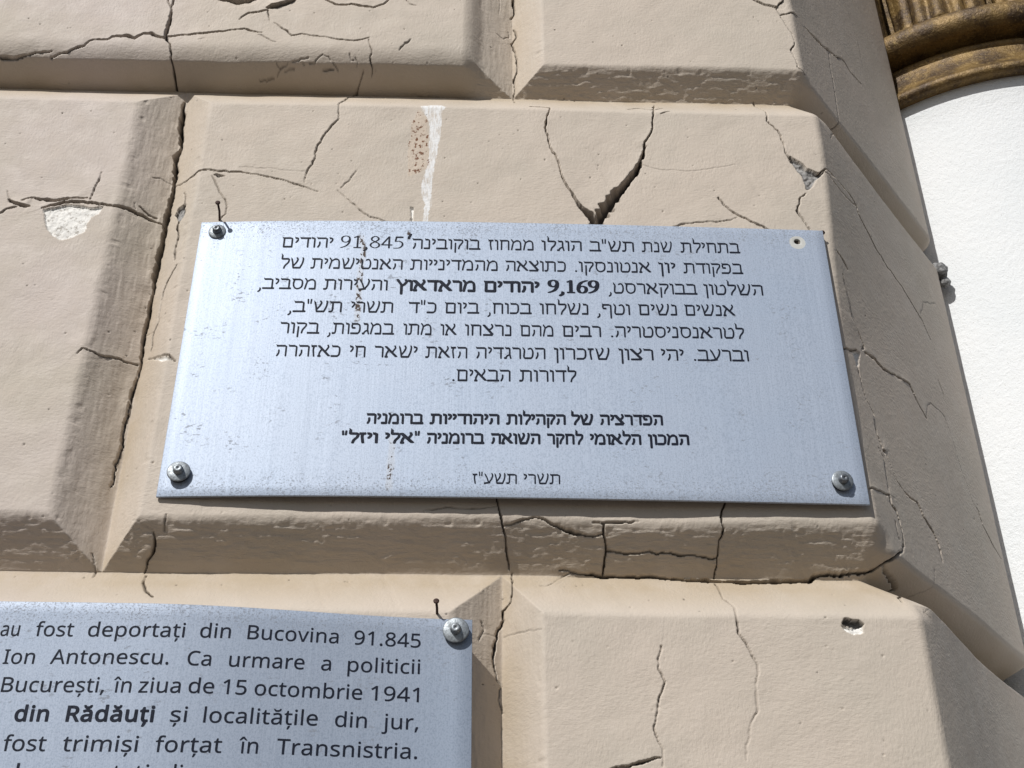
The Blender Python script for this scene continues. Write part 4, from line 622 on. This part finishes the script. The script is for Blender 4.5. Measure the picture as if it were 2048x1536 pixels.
for dep, lift, sx, sy, pts in CRACKS:
    P = np.array([(a * 1e-4, b * 1e-4) for a, b, w in pts]); W = np.array([w for a, b, w in pts], float) * PXM
    if len(P) < 2: continue
    seglen = np.hypot(*(P[1:] - P[:-1]).T); tot = max(seglen.sum(), 1e-6); acc = 0
    mg = .022 if lift > 0 else .008
    i0, i1 = np.searchsorted(ua, [P[:, 0].min() - mg, P[:, 0].max() + mg]); j0, j1 = np.searchsorted(va, [P[:, 1].min() - mg, P[:, 1].max() + mg])
    i0, j0 = max(i0, 0), max(j0, 0)
    if i1 <= i0 or j1 <= j0: continue
    x = WU[j0:j1, i0:i1]; y = WV[j0:j1, i0:i1]
    best = np.full(x.shape, 1e9); hw = np.zeros_like(best); sg = np.zeros_like(best); par = np.zeros_like(best)
    for a, b, wa, wb, L in zip(P[:-1], P[1:], W[:-1], W[1:], seglen):
        d = b - a; q = max(d @ d, 1e-12)
        t = np.clip(((x - a[0]) * d[0] + (y - a[1]) * d[1]) / q, 0, 1)
        ex = x - a[0] - t * d[0]; ey = y - a[1] - t * d[1]
        ds = np.hypot(ex, ey); m = ds < best
        best = np.where(m, ds, best); hw = np.where(m, (wa + (wb - wa) * t) * .5, hw)
        cs = d[0] * sy - d[1] * sx
        sgn = np.sign(d[0] * ey - d[1] * ex) * (1 if cs >= 0 else -1)
        sg = np.where(m, sgn, sg); par = np.where(m, (acc + t * L) / tot, par); acc += L
    q_ = par * tot; hw = hw * (.85 + .40 * vnoise(q_ * 230 + P[0, 0] * 99, q_ * 0 + .37, 65) + .30 * vnoise(q_ * 70 + P[0, 1] * 99, q_ * 0 + .71, 66)).clip(.35, 1.6)
    he = np.maximum(hw, .00065); k = np.clip(hw / he, .25, 1)
    prof = np.clip(1 - (best / he) ** 2, 0, 1)
    CUT[j0:j1, i0:i1] = np.maximum(CUT[j0:j1, i0:i1], prof ** .6 * dep * 1.3e-4 * np.clip(k, .3, 1))
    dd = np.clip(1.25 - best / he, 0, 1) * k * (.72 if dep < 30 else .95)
    dirt_shade[j0:j1, i0:i1] = np.maximum(dirt_shade[j0:j1, i0:i1], dd)  # grime in the crack together with painted gap darkness
    if lift > 0:
        tp = np.clip(np.minimum(par, 1 - par) * 5 + .25, 0, 1)
        lf = lift * (.55 + .45 * vnoise(x * 90, y * 90, 67)) * 1e-4 * np.exp(-best / .011) * (sg > 0) * tp - lift * .25e-4 * np.exp(-best / .005) * (sg <= 0) * tp
        c = LIFT[j0:j1, i0:i1]; LIFT[j0:j1, i0:i1] = np.where(np.abs(lf) > np.abs(c), lf, c)
D = D - LIFT + CUT
def inside(poly, x, y):
    c = np.zeros(x.shape, bool); n = len(poly)
    for i in range(n):
        (xa, ya), (xb, yb) = poly[i], poly[(i + 1) % n]
        if ya == yb: continue
        c ^= ((ya > y) != (yb > y)) & (x < (xb - xa) * (y - ya) / (yb - ya) + xa)
    return c
for kd, pl in PATCHES:
    P = np.array(pl) * 1e-4
    i0, i1 = np.searchsorted(ua, [P[:, 0].min() - .004, P[:, 0].max() + .004]); j0, j1 = np.searchsorted(va, [P[:, 1].min() - .004, P[:, 1].max() + .004])
    x = WU[j0:j1, i0:i1]; y = WV[j0:j1, i0:i1]; c = inside(P, x, y).astype(float); sl = (slice(j0, j1), slice(i0, i1))
    if kd == 'white': white[sl] = np.maximum(white[sl], c); D[sl] += c * (.0022 - .0006 * fbm(x * 300, y * 300, 71, 2)); dirt_shade[sl] *= np.where(c > 0, .55, 1)
    elif kd == 'grey': grey[sl] = np.maximum(grey[sl], c); D[sl] += c * (.0045 - .0016 * fbm(x * 240, y * 240, 73, 2)); dirt_shade[sl] *= np.where(c > 0, .5, 1)
    elif kd == 'hole': grey[sl] = np.maximum(grey[sl], c); D[sl] += c * .006; dirt_shade[sl] = np.maximum(dirt_shade[sl], c * .6)
    elif kd == 'streak':
        streak[sl] = np.maximum(streak[sl], c)
    elif kd == 'brown': brown[sl] = np.maximum(brown[sl], c)
# pin holes and nicks
rng = np.random.default_rng(7)
for q in range(420):
    pu, pv = rng.uniform(-.58, .31), rng.uniform(-.39, .50)
    if q > 380: pu = rng.uniform(.32, .62)
    r = rng.uniform(.0005, .0012); mg = .004
    i0, i1 = np.searchsorted(ua, [pu - mg, pu + mg]); j0, j1 = np.searchsorted(va, [pv - mg, pv + mg])
    ds = np.hypot(UU[j0:j1, i0:i1] - pu, (VV[j0:j1, i0:i1] - pv) * rng.uniform(.7, 1.3))
    k = np.clip(1 - (ds / max(r, .0009)) ** 2, 0, 1)
    dk = rng.uniform(0, 1) ** 2
    D[j0:j1, i0:i1] += k * rng.uniform(.0004, .0014); dirt_shade[j0:j1, i0:i1] = np.maximum(dirt_shade[j0:j1, i0:i1], k * dk * .95)
ds = np.hypot(UU - .2731, VV - .1345)
m_ = np.clip(1.3 - ds / .0062, 0, 1); D += .012 * np.clip(1.2 - ds / .0052, 0, 1); dirt_shade = np.maximum(dirt_shade, m_)      # drill hole behind the lost screw, its inner shade painted dark
# border skirt folded back into the masonry
D[0, :] = .07; D[-1, :] = .07; D[:, 0] = .07
X, Y, Z = wall_pos(UU, VV, D)
nv, nu = UU.shape
idx = np.arange(nv * nu).reshape(nv, nu)
quads = np.stack([idx[:-1, :-1], idx[:-1, 1:], idx[1:, 1:], idx[1:, :-1]], -1).reshape(-1, 4)
co = np.stack([X, Y, Z], -1).reshape(-1, 3)
wear_shade = np.stack([dirt_shade, white, grey, ochre], -1).reshape(-1, 4); stain = np.stack([streak, brown, np.clip(soff * (1 - .8 * smooth_soff), 0, 1), np.ones_like(D)], -1).reshape(-1, 4)
lab = ((row + 10) * 100 + np.where(UU > .25, 0, kcol - np.where(UU < joint_u(row) + kcol * JP, 1, 0)) + 20).astype(np.int64)
fl = lab[:-1, :-1].reshape(-1)
wall = empty('plaster_wall', (0, 0, -2.25))
tag(wall, 'cracked beige plaster wall of bevelled blocks with a canted corner, carrying the two plaques', 'wall')
def grid_mesh(name, sel):
    q = quads[sel]; used = np.zeros(len(co), bool); used[q.ravel()] = True
    remap = np.cumsum(used) - 1; q = remap[q]; v = co[used]
    me = bpy.data.meshes.new(name)
    me.vertices.add(len(v)); me.vertices.foreach_set('co', (v - np.array([0, 0, -2.25])).ravel())
    me.loops.add(q.size); me.loops.foreach_set('vertex_index', q.ravel())
    me.polygons.add(len(q)); me.polygons.foreach_set('loop_start', np.arange(0, q.size, 4)); me.polygons.foreach_set('loop_total', np.full(len(q), 4))
    me.update(calc_edges=True)
    for nm, dat in (('wear_shade', wear_shade), ('stain', stain)):
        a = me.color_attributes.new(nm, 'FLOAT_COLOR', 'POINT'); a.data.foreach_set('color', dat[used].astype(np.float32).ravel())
    return me
for key in np.unique(fl):
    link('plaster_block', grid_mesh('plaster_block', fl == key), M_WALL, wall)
del quads, co, wear_shade, stain
# masonry core behind the plaster
out = [(-1.015, .055), (.280, .055), (.487, .305), (.505, .56), (2.2, .56), (2.2, 1.1), (-1.015, 1.1)]
bm = bmesh.new()
lo = [bm.verts.new((x, y, 0)) for x, y in out]; hi = [bm.verts.new((x, y, 3.40)) for x, y in out]
bm.faces.new(lo[::-1]); bm.faces.new(hi)
for i in range(len(out)): j = (i + 1) % len(out); bm.faces.new((lo[i], lo[j], hi[j], hi[i]))
from_bm('masonry_core', bm, M_CORE, wall, False)
# mortar lumps squeezed out where the joints meet the column
for (x, y, z, r, sd_) in ((.530, .275, .322, .011, 3), (.537, .279, .308, .007, 5), (.530, .272, -.222, .011, 9)):
    bm = bmesh.new(); bmesh.ops.create_icosphere(bm, subdivisions=4, radius=r)
    rr = random.Random(sd_); off = Vector((rr.random() * 9, rr.random() * 9, rr.random() * 9))
    from mathutils import noise as mnoise
    for v in bm.verts: v.co += v.co.normalized() * (mnoise.fractal(v.co * 90 + off, 1, 2, 3) * .35 * r)
    for v in bm.verts: v.co += Vector((x, y, z + 2.25))
    from_bm('mortar_lump', bm, M_MORTAR, wall)

# ---------------------------------------------------------------- lettering
GCACHE = {}
def glyph_tris(table, key):
    key = (id(table), key)
    if key not in GCACHE:
        cu = bpy.data.curves.new('glyph', 'CURVE'); cu.dimensions = '2D'; cu.fill_mode = 'BOTH'
        for l in table[key[1]][1]:
            sp = cu.splines.new('POLY'); sp.points.add(len(l) // 2 - 1)
            for i, p in enumerate(sp.points): p.co = (l[2 * i] * .001, l[2 * i + 1] * .001, 0, 1)
            sp.use_cyclic_u = True
        ob = bpy.data.objects.new('glyph', cu); me = bpy.data.meshes.new_from_object(ob)
        GCACHE[key] = ([(v.co.x * 1000, v.co.y * 1000) for v in me.vertices], [tuple(p.vertices) for p in me.polygons])
        bpy.data.objects.remove(ob); bpy.data.curves.remove(cu); bpy.data.meshes.remove(me)
    return GCACHE[key]
def glyph_mesh(name, words, table, scale, ysurf, base, mat, parent):
    vs = []; fs = []
    for f, w, x0, z0, x1, z1 in words:
        x0, z0, x1, z1 = x0 * 1e-5, z0 * 1e-5, x1 * 1e-5, z1 * 1e-5
        gl = [table[f + c] for c in w]
        adv = 0; pen = []
        for g_ in gl: pen.append(adv); adv += g_[0]
        lo = min(pen[0] + min(l[0::2]) for g_ in gl[:1] for l in g_[1]); hi = max(pen[-1] + max(l[0::2]) for l in gl[-1][1])
        sx = (x1 - x0) / (hi - lo)
        for c, pn in zip(w, pen):
            pts, tri = glyph_tris(table, f + c); o = len(vs)
            for px, py in pts:
                t = (pn + px - lo) * sx; x = x0 + t; z = z0 + (z1 - z0) * t / max(x1 - x0, 1e-6) + py * scale
                vs.append((x - base[0], ysurf(x) - .00022 - base[1], z - base[2]))
            for t3 in tri:
                a, b, c3 = (Vector(vs[o + i]) for i in t3[:3])
                fs.append([o + i for i in t3] if (b - a).cross(c3 - a).y < 0 else [o + i for i in t3[::-1]])
    me = bpy.data.meshes.new(name); me.from_pydata(vs, [], fs); me.update(); return link(name, me, mat, parent, False)
# ---------------------------------------------------------------- plaques
def plate(name, corners, ysurf, base, mat, thick, hole=None):
    """corners TL, TR, BR, BL in (x, z); a thin sheet following ysurf, with an optional screw hole"""
    TL, TR, BR, BL = [np.array(c) for c in corners]
    su = list(np.linspace(0, 1, 61)); sv = list(np.linspace(0, 1, 31))
    if hole:
        hx, hz, hr = hole; W_ = TR[0] - TL[0]; H_ = TL[1] - BL[1]
        cu, cw = (hx - TL[0]) / W_, (TL[1] - hz) / H_; eu, ew = hr * 1.6 / W_, hr * 1.6 / H_
        su = sorted([s_ for s_ in su if abs(s_ - cu) > eu * 1.3] + [cu - eu, cu + eu]); sv = sorted([s_ for s_ in sv if abs(s_ - cw) > ew * 1.3] + [cw - ew, cw + ew])
    bm = bmesh.new(); G = []
    def P(a, b):
        p = (TL * (1 - a) + TR * a) * (1 - b) + (BL * (1 - a) + BR * a) * b
        return (p[0] - base[0], ysurf(p[0]) - base[1], p[1] - base[2])
    for b in sv: G.append([bm.verts.new(P(a, b)) for a in su])
    for j in range(len(sv) - 1):
        for i in range(len(su) - 1):
            if hole and abs((su[i] + su[i + 1]) / 2 - cu) < eu * .5 and abs((sv[j] + sv[j + 1]) / 2 - cw) < ew * .5:
                q = [G[j][i + 1], G[j][i], G[j + 1][i], G[j + 1][i + 1]]       # TR TL BL BR, counter-clockwise seen from the front
                yy = ysurf(hx) - base[1]; n = 6; ring = []
                for c in range(4):
                    ring.append([bm.verts.new((hx - base[0] + hr * math.cos(R(45 + 90 * c + 90 * k / n)), yy, hz - base[2] + hr * math.sin(R(45 + 90 * c + 90 * k / n)))) for k in range(n)])
                for c in range(4):
                    r_ = ring[c] + [ring[(c + 1) % 4][0]]; a, b2 = q[c], q[(c + 1) % 4]
                    for k in range(n // 2): bm.faces.new((a, r_[k + 1], r_[k]))
                    bm.faces.new((a, b2, r_[n // 2]))
                    for k in range(n // 2, n): bm.faces.new((b2, r_[k + 1], r_[k]))
                continue
            bm.faces.new((G[j][i], G[j + 1][i], G[j + 1][i + 1], G[j][i + 1]))
    me = bpy.data.meshes.new(name); bm.to_mesh(me); bm.free()
    o = link(name, me, mat, None, True); o.location = base
    md = o.modifiers.new('thickness', 'SOLIDIFY'); md.thickness = thick; md.offset = -1
    md2 = o.modifiers.new('soft_edge', 'BEVEL'); md2.width = .0004; md2.segments = 2; md2.limit_method = 'ANGLE'
    return o
def y_a(x): return -.0068 - .0045 * (1 - (x / .298) ** 2) - .0010 * max(0, x / .298) ** 3 + .0030 * (max(0, -x - .14) / .158) ** 2
def y_b(x):
    t = min(max((x + .29) / .26, 0), 1); return -.007 - .024 * (1 - t * t * (3 - 2 * t))
A0 = (0, -.008, 0); B0 = (-.25, -.02, -.40)
mA = mat_metal('brushed_aluminium_upper', dict(z=(-.153, .143), mark=(.2709, .1292, .0078), runs=[(-.1432, .022, .128, .0038, .50, 'w'), (-.1050, -.150, -.092, .0034, .62, 'w'), (-.1052, -.150, -.120, .0022, .50, 'r'), (-.1000, .119, .134, .0022, .42, 'r')]))
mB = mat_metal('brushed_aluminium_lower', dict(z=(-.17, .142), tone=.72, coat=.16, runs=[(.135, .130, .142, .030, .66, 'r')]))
pa = plate('memorial_plaque', [(-.2982, .1433), (.2975, .1441), (.2976, -.1538), (-.2980, -.1530)], y_a, A0, mA, .0025, (.2709, .1292, .0032))
tag(pa, 'weathered brushed aluminium plaque with ten lines of dark Hebrew lettering, one screw missing', 'plaque')
for ln in LINES_A:
    zt = ln[0][3]
    h = .0120 if zt > -5000 else (.0098 if zt > -11500 else .0093)
    glyph_mesh('inscription_line', ln, HEB, h / 380.0, y_a, A0, M_INK, pa)
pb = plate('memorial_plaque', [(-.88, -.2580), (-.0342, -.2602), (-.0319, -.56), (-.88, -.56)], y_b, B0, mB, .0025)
tag(pb, 'brushed aluminium plaque with large dark Romanian lettering, below the Hebrew plaque at lower left', 'plaque')
for ln in LINES_B: glyph_mesh('inscription_line', ln, LAT, .01125 / 229.0, y_b, B0, M_INK, pb)

# ---------------------------------------------------------------- fixing screws
def screw(x, z, y, label, hgt, rad, tilt=(0, 0), dark=False, head=.0041):
    t = empty('fixing_screw', (x, y, z)); t.rotation_euler = (R(tilt[0]), 0, R(tilt[1])); tag(t, label, 'screw', 'screws fixing the plaques')
    bm = bmesh.new(); lathe(bm, [(0, .0002), (rad * .86, .0002), (rad * .90, .0008), (rad * .84, hgt - .0012), (0, hgt - .0012)], 40, '-y'); from_bm('rubber_gasket', bm, M_RUBBER, t)
    bm = bmesh.new(); lathe(bm, [(0, hgt - .0013), (rad * .96, hgt - .0013), (rad, hgt - .0007), (rad * .985, hgt - .0002), (rad * .9, hgt + .0001), (head * 1.25, hgt + .0011), (0, hgt + .0011)], 56, '-y'); from_bm('washer', bm, M_STEEL, t)
    bm = bmesh.new(); h0 = hgt + .0009
    lathe(bm, [(head * 1.06, h0), (head * 1.06, h0 + .0012), (head * .93, h0 + .0034), (head * .84, h0 + .0044), (head * .60, h0 + .0047), (head * .16, h0 + .0046), (head * .12, h0 + .0040), (0, h0 + .0040)], 28, '-y'); from_bm('screw_head', bm, M_STEEL_DARK if dark else M_STEEL, t)
    return t
screw(-.2815, .1308, y_a(-.2815), 'flat shiny screw at the upper left of the Hebrew plaque, below the long nail', .0012, .0083, (0, 0), True)
screw(-.2814, -.1318, y_a(-.2814), 'tilted screw with raised washer at the lower left corner of the Hebrew plaque', .0048, .0098, (-3, 3))
screw(.2757, -.1335, y_a(.2757), 'dull screw with a raised washer at the lower right corner of the Hebrew plaque', .0046, .0094, (2, 4), True)
screw(-.0469, -.2708, y_b(-.0469), 'screw with a large pale washer at the corner of the Romanian plaque', .0046, .0104, (1, -2))
# ---------------------------------------------------------------- nails
def nail(p, q, label, bend=0.0):
    p = Vector(p); q = Vector(q); t = empty('nail', p); tag(t, label, 'nail', 'rusty nails in the wall')
    d = q - p; pts = [Vector((0, 0, 0)) - d * .35, d * .0, d * .5 + Vector((bend, 0, bend)), d * .97]
    bm = bmesh.new(); tube(bm, pts, [.0011, .0011, .00105, .0010], 12); from_bm('shank', bm, M_NAIL, t)
    n = d.normalized(); bm = bmesh.new(); tube(bm, [d * .95, d * .965, d * 1.0, d * 1.015], [.0012, .0023, .0024, .0014], 16); from_bm('nail_head', bm, M_NAIL, t)
nail((-.2826, .001, .1500), (-.2806, -.024, .1509), 'long rusty nail sticking out above the upper left screw', .0006)
nail((.2966, .003, .1442), (.2975, -.0068, .1425), 'short black nail beside the corner with the empty screw hole')
nail((-.0624, .004, -.2535), (-.0628, -.017, -.2490), 'reddish nail above the screw of the Romanian plaque', .0003)

# ---------------------------------------------------------------- column with gilded capital
cx_, cy_ = .736, .528
colm = empty('column', (cx_, cy_, -2.25)); tag(colm, 'round white rendered column with a gilded capital, right of the canted corner', 'column')
ZB = 2.25
bm = bmesh.new(); lathe(bm, [(.308, 0.0), (.3075, .6), (.3065, 1.4), (.3050, ZB + .30), (.3050, ZB + .560), (.3085, ZB + .592), (.3125, ZB + .612), (.3030, ZB + .618)], 160); from_bm('shaft', bm, M_COL, colm)
def prof_obj(name, prof, par):
    bm = bmesh.new(); lathe(bm, [(r, z + ZB + .016) for r, z in prof], 160); return from_bm(name, bm, M_GOLD, par)
def arcp(r, z, a, b0, b1, n=10): return [(r + a * math.cos(R(b0 + (b1 - b0) * i / n)), z + a * math.sin(R(b0 + (b1 - b0) * i / n))) for i in range(n + 1)]
ring = prof_obj('neck_ring', [(.310, .5945)] + arcp(.3215, .6020, .0085, -100, 40, 12) + [(.3240, .612), (.3165, .622), (.3095, .636), (.3045, .650), (.3030, .662)] + arcp(.3000, .6680, .0062, -60, 70, 8) + [(.2985, .676), (.2960, .682)], colm)
tor = prof_obj('torus', [(.295, .680), (.306, .6815)] + arcp(.3140, .7020, .0220, -70, 62, 18) + [(.318, .7235), (.300, .726)], colm)
bell = bmesh.new(); lathe(bell, [(.270, ZB + .720), (.272, ZB + .78), (.285, ZB + .86), (.318, ZB + .96), (.350, ZB + 1.06), (.352, ZB + 1.12)], 96); bell_o = from_bm('capital_bell', bell, M_GOLD, colm)
for k in range(14):
    a0 = R(360 / 14 * k + 13); bm = bmesh.new(); NU, NVv = 34, 40; G = []
    for j in range(NVv + 1):
        t = j / NVv; z = .7215 + .285 * t; rowv = []
        half = R(11.2) * (1.0 - .35 * max(0, t - .55) / .45) * (1 if t < .93 else max(.15, (1 - t) / .07))
        for i in range(NU + 1):
            s_ = i / NU * 2 - 1
            rib = .0105 * math.exp(-(s_ / .09) ** 2) + .0085 * math.exp(-((abs(s_) - .36 - .05 * math.sin(k * 3)) / .08) ** 2) + .0070 * math.exp(-((abs(s_) - .72) / .07) ** 2) - .004 * math.exp(-((abs(s_) - .54) / .06) ** 2)
            r = .303 + .011 * (1 - s_ * s_) + rib + .030 * t ** 3 + .0025 * math.sin(7 * t + s_ * 5 + k)
            if t > .86: r += .30 * (t - .86) ** 1.3
            if abs(s_) > .985: r = .300
            an = a0 + s_ * half
            rowv.append(bm.verts.new((r * math.cos(an), r * math.sin(an), z + ZB + .012 - (.5 * (t - .86) ** 2 * 4 if t > .86 else 0))))
        G.append(rowv)
    for j in range(NVv):
        for i in range(NU): bm.faces.new((G[j][i], G[j][i + 1], G[j + 1][i + 1], G[j + 1][i]))
    lo_ = from_bm('acanthus_leaf', bm, M_GOLD, colm)
    md = lo_.modifiers.new('thickness', 'SOLIDIFY'); md.thickness = .006; md.offset = -1
bm = bmesh.new(); bmesh.ops.create_cube(bm, size=1); bmesh.ops.scale(bm, vec=(.80, .80, .07), verts=bm.verts); bmesh.ops.translate(bm, vec=(0, 0, ZB + 1.155), verts=bm.verts)
bmesh.ops.bevel(bm, geom=list(bm.edges), offset=.012, segments=3, affect='EDGES'); from_bm('abacus', bm, M_GOLD, colm, False)
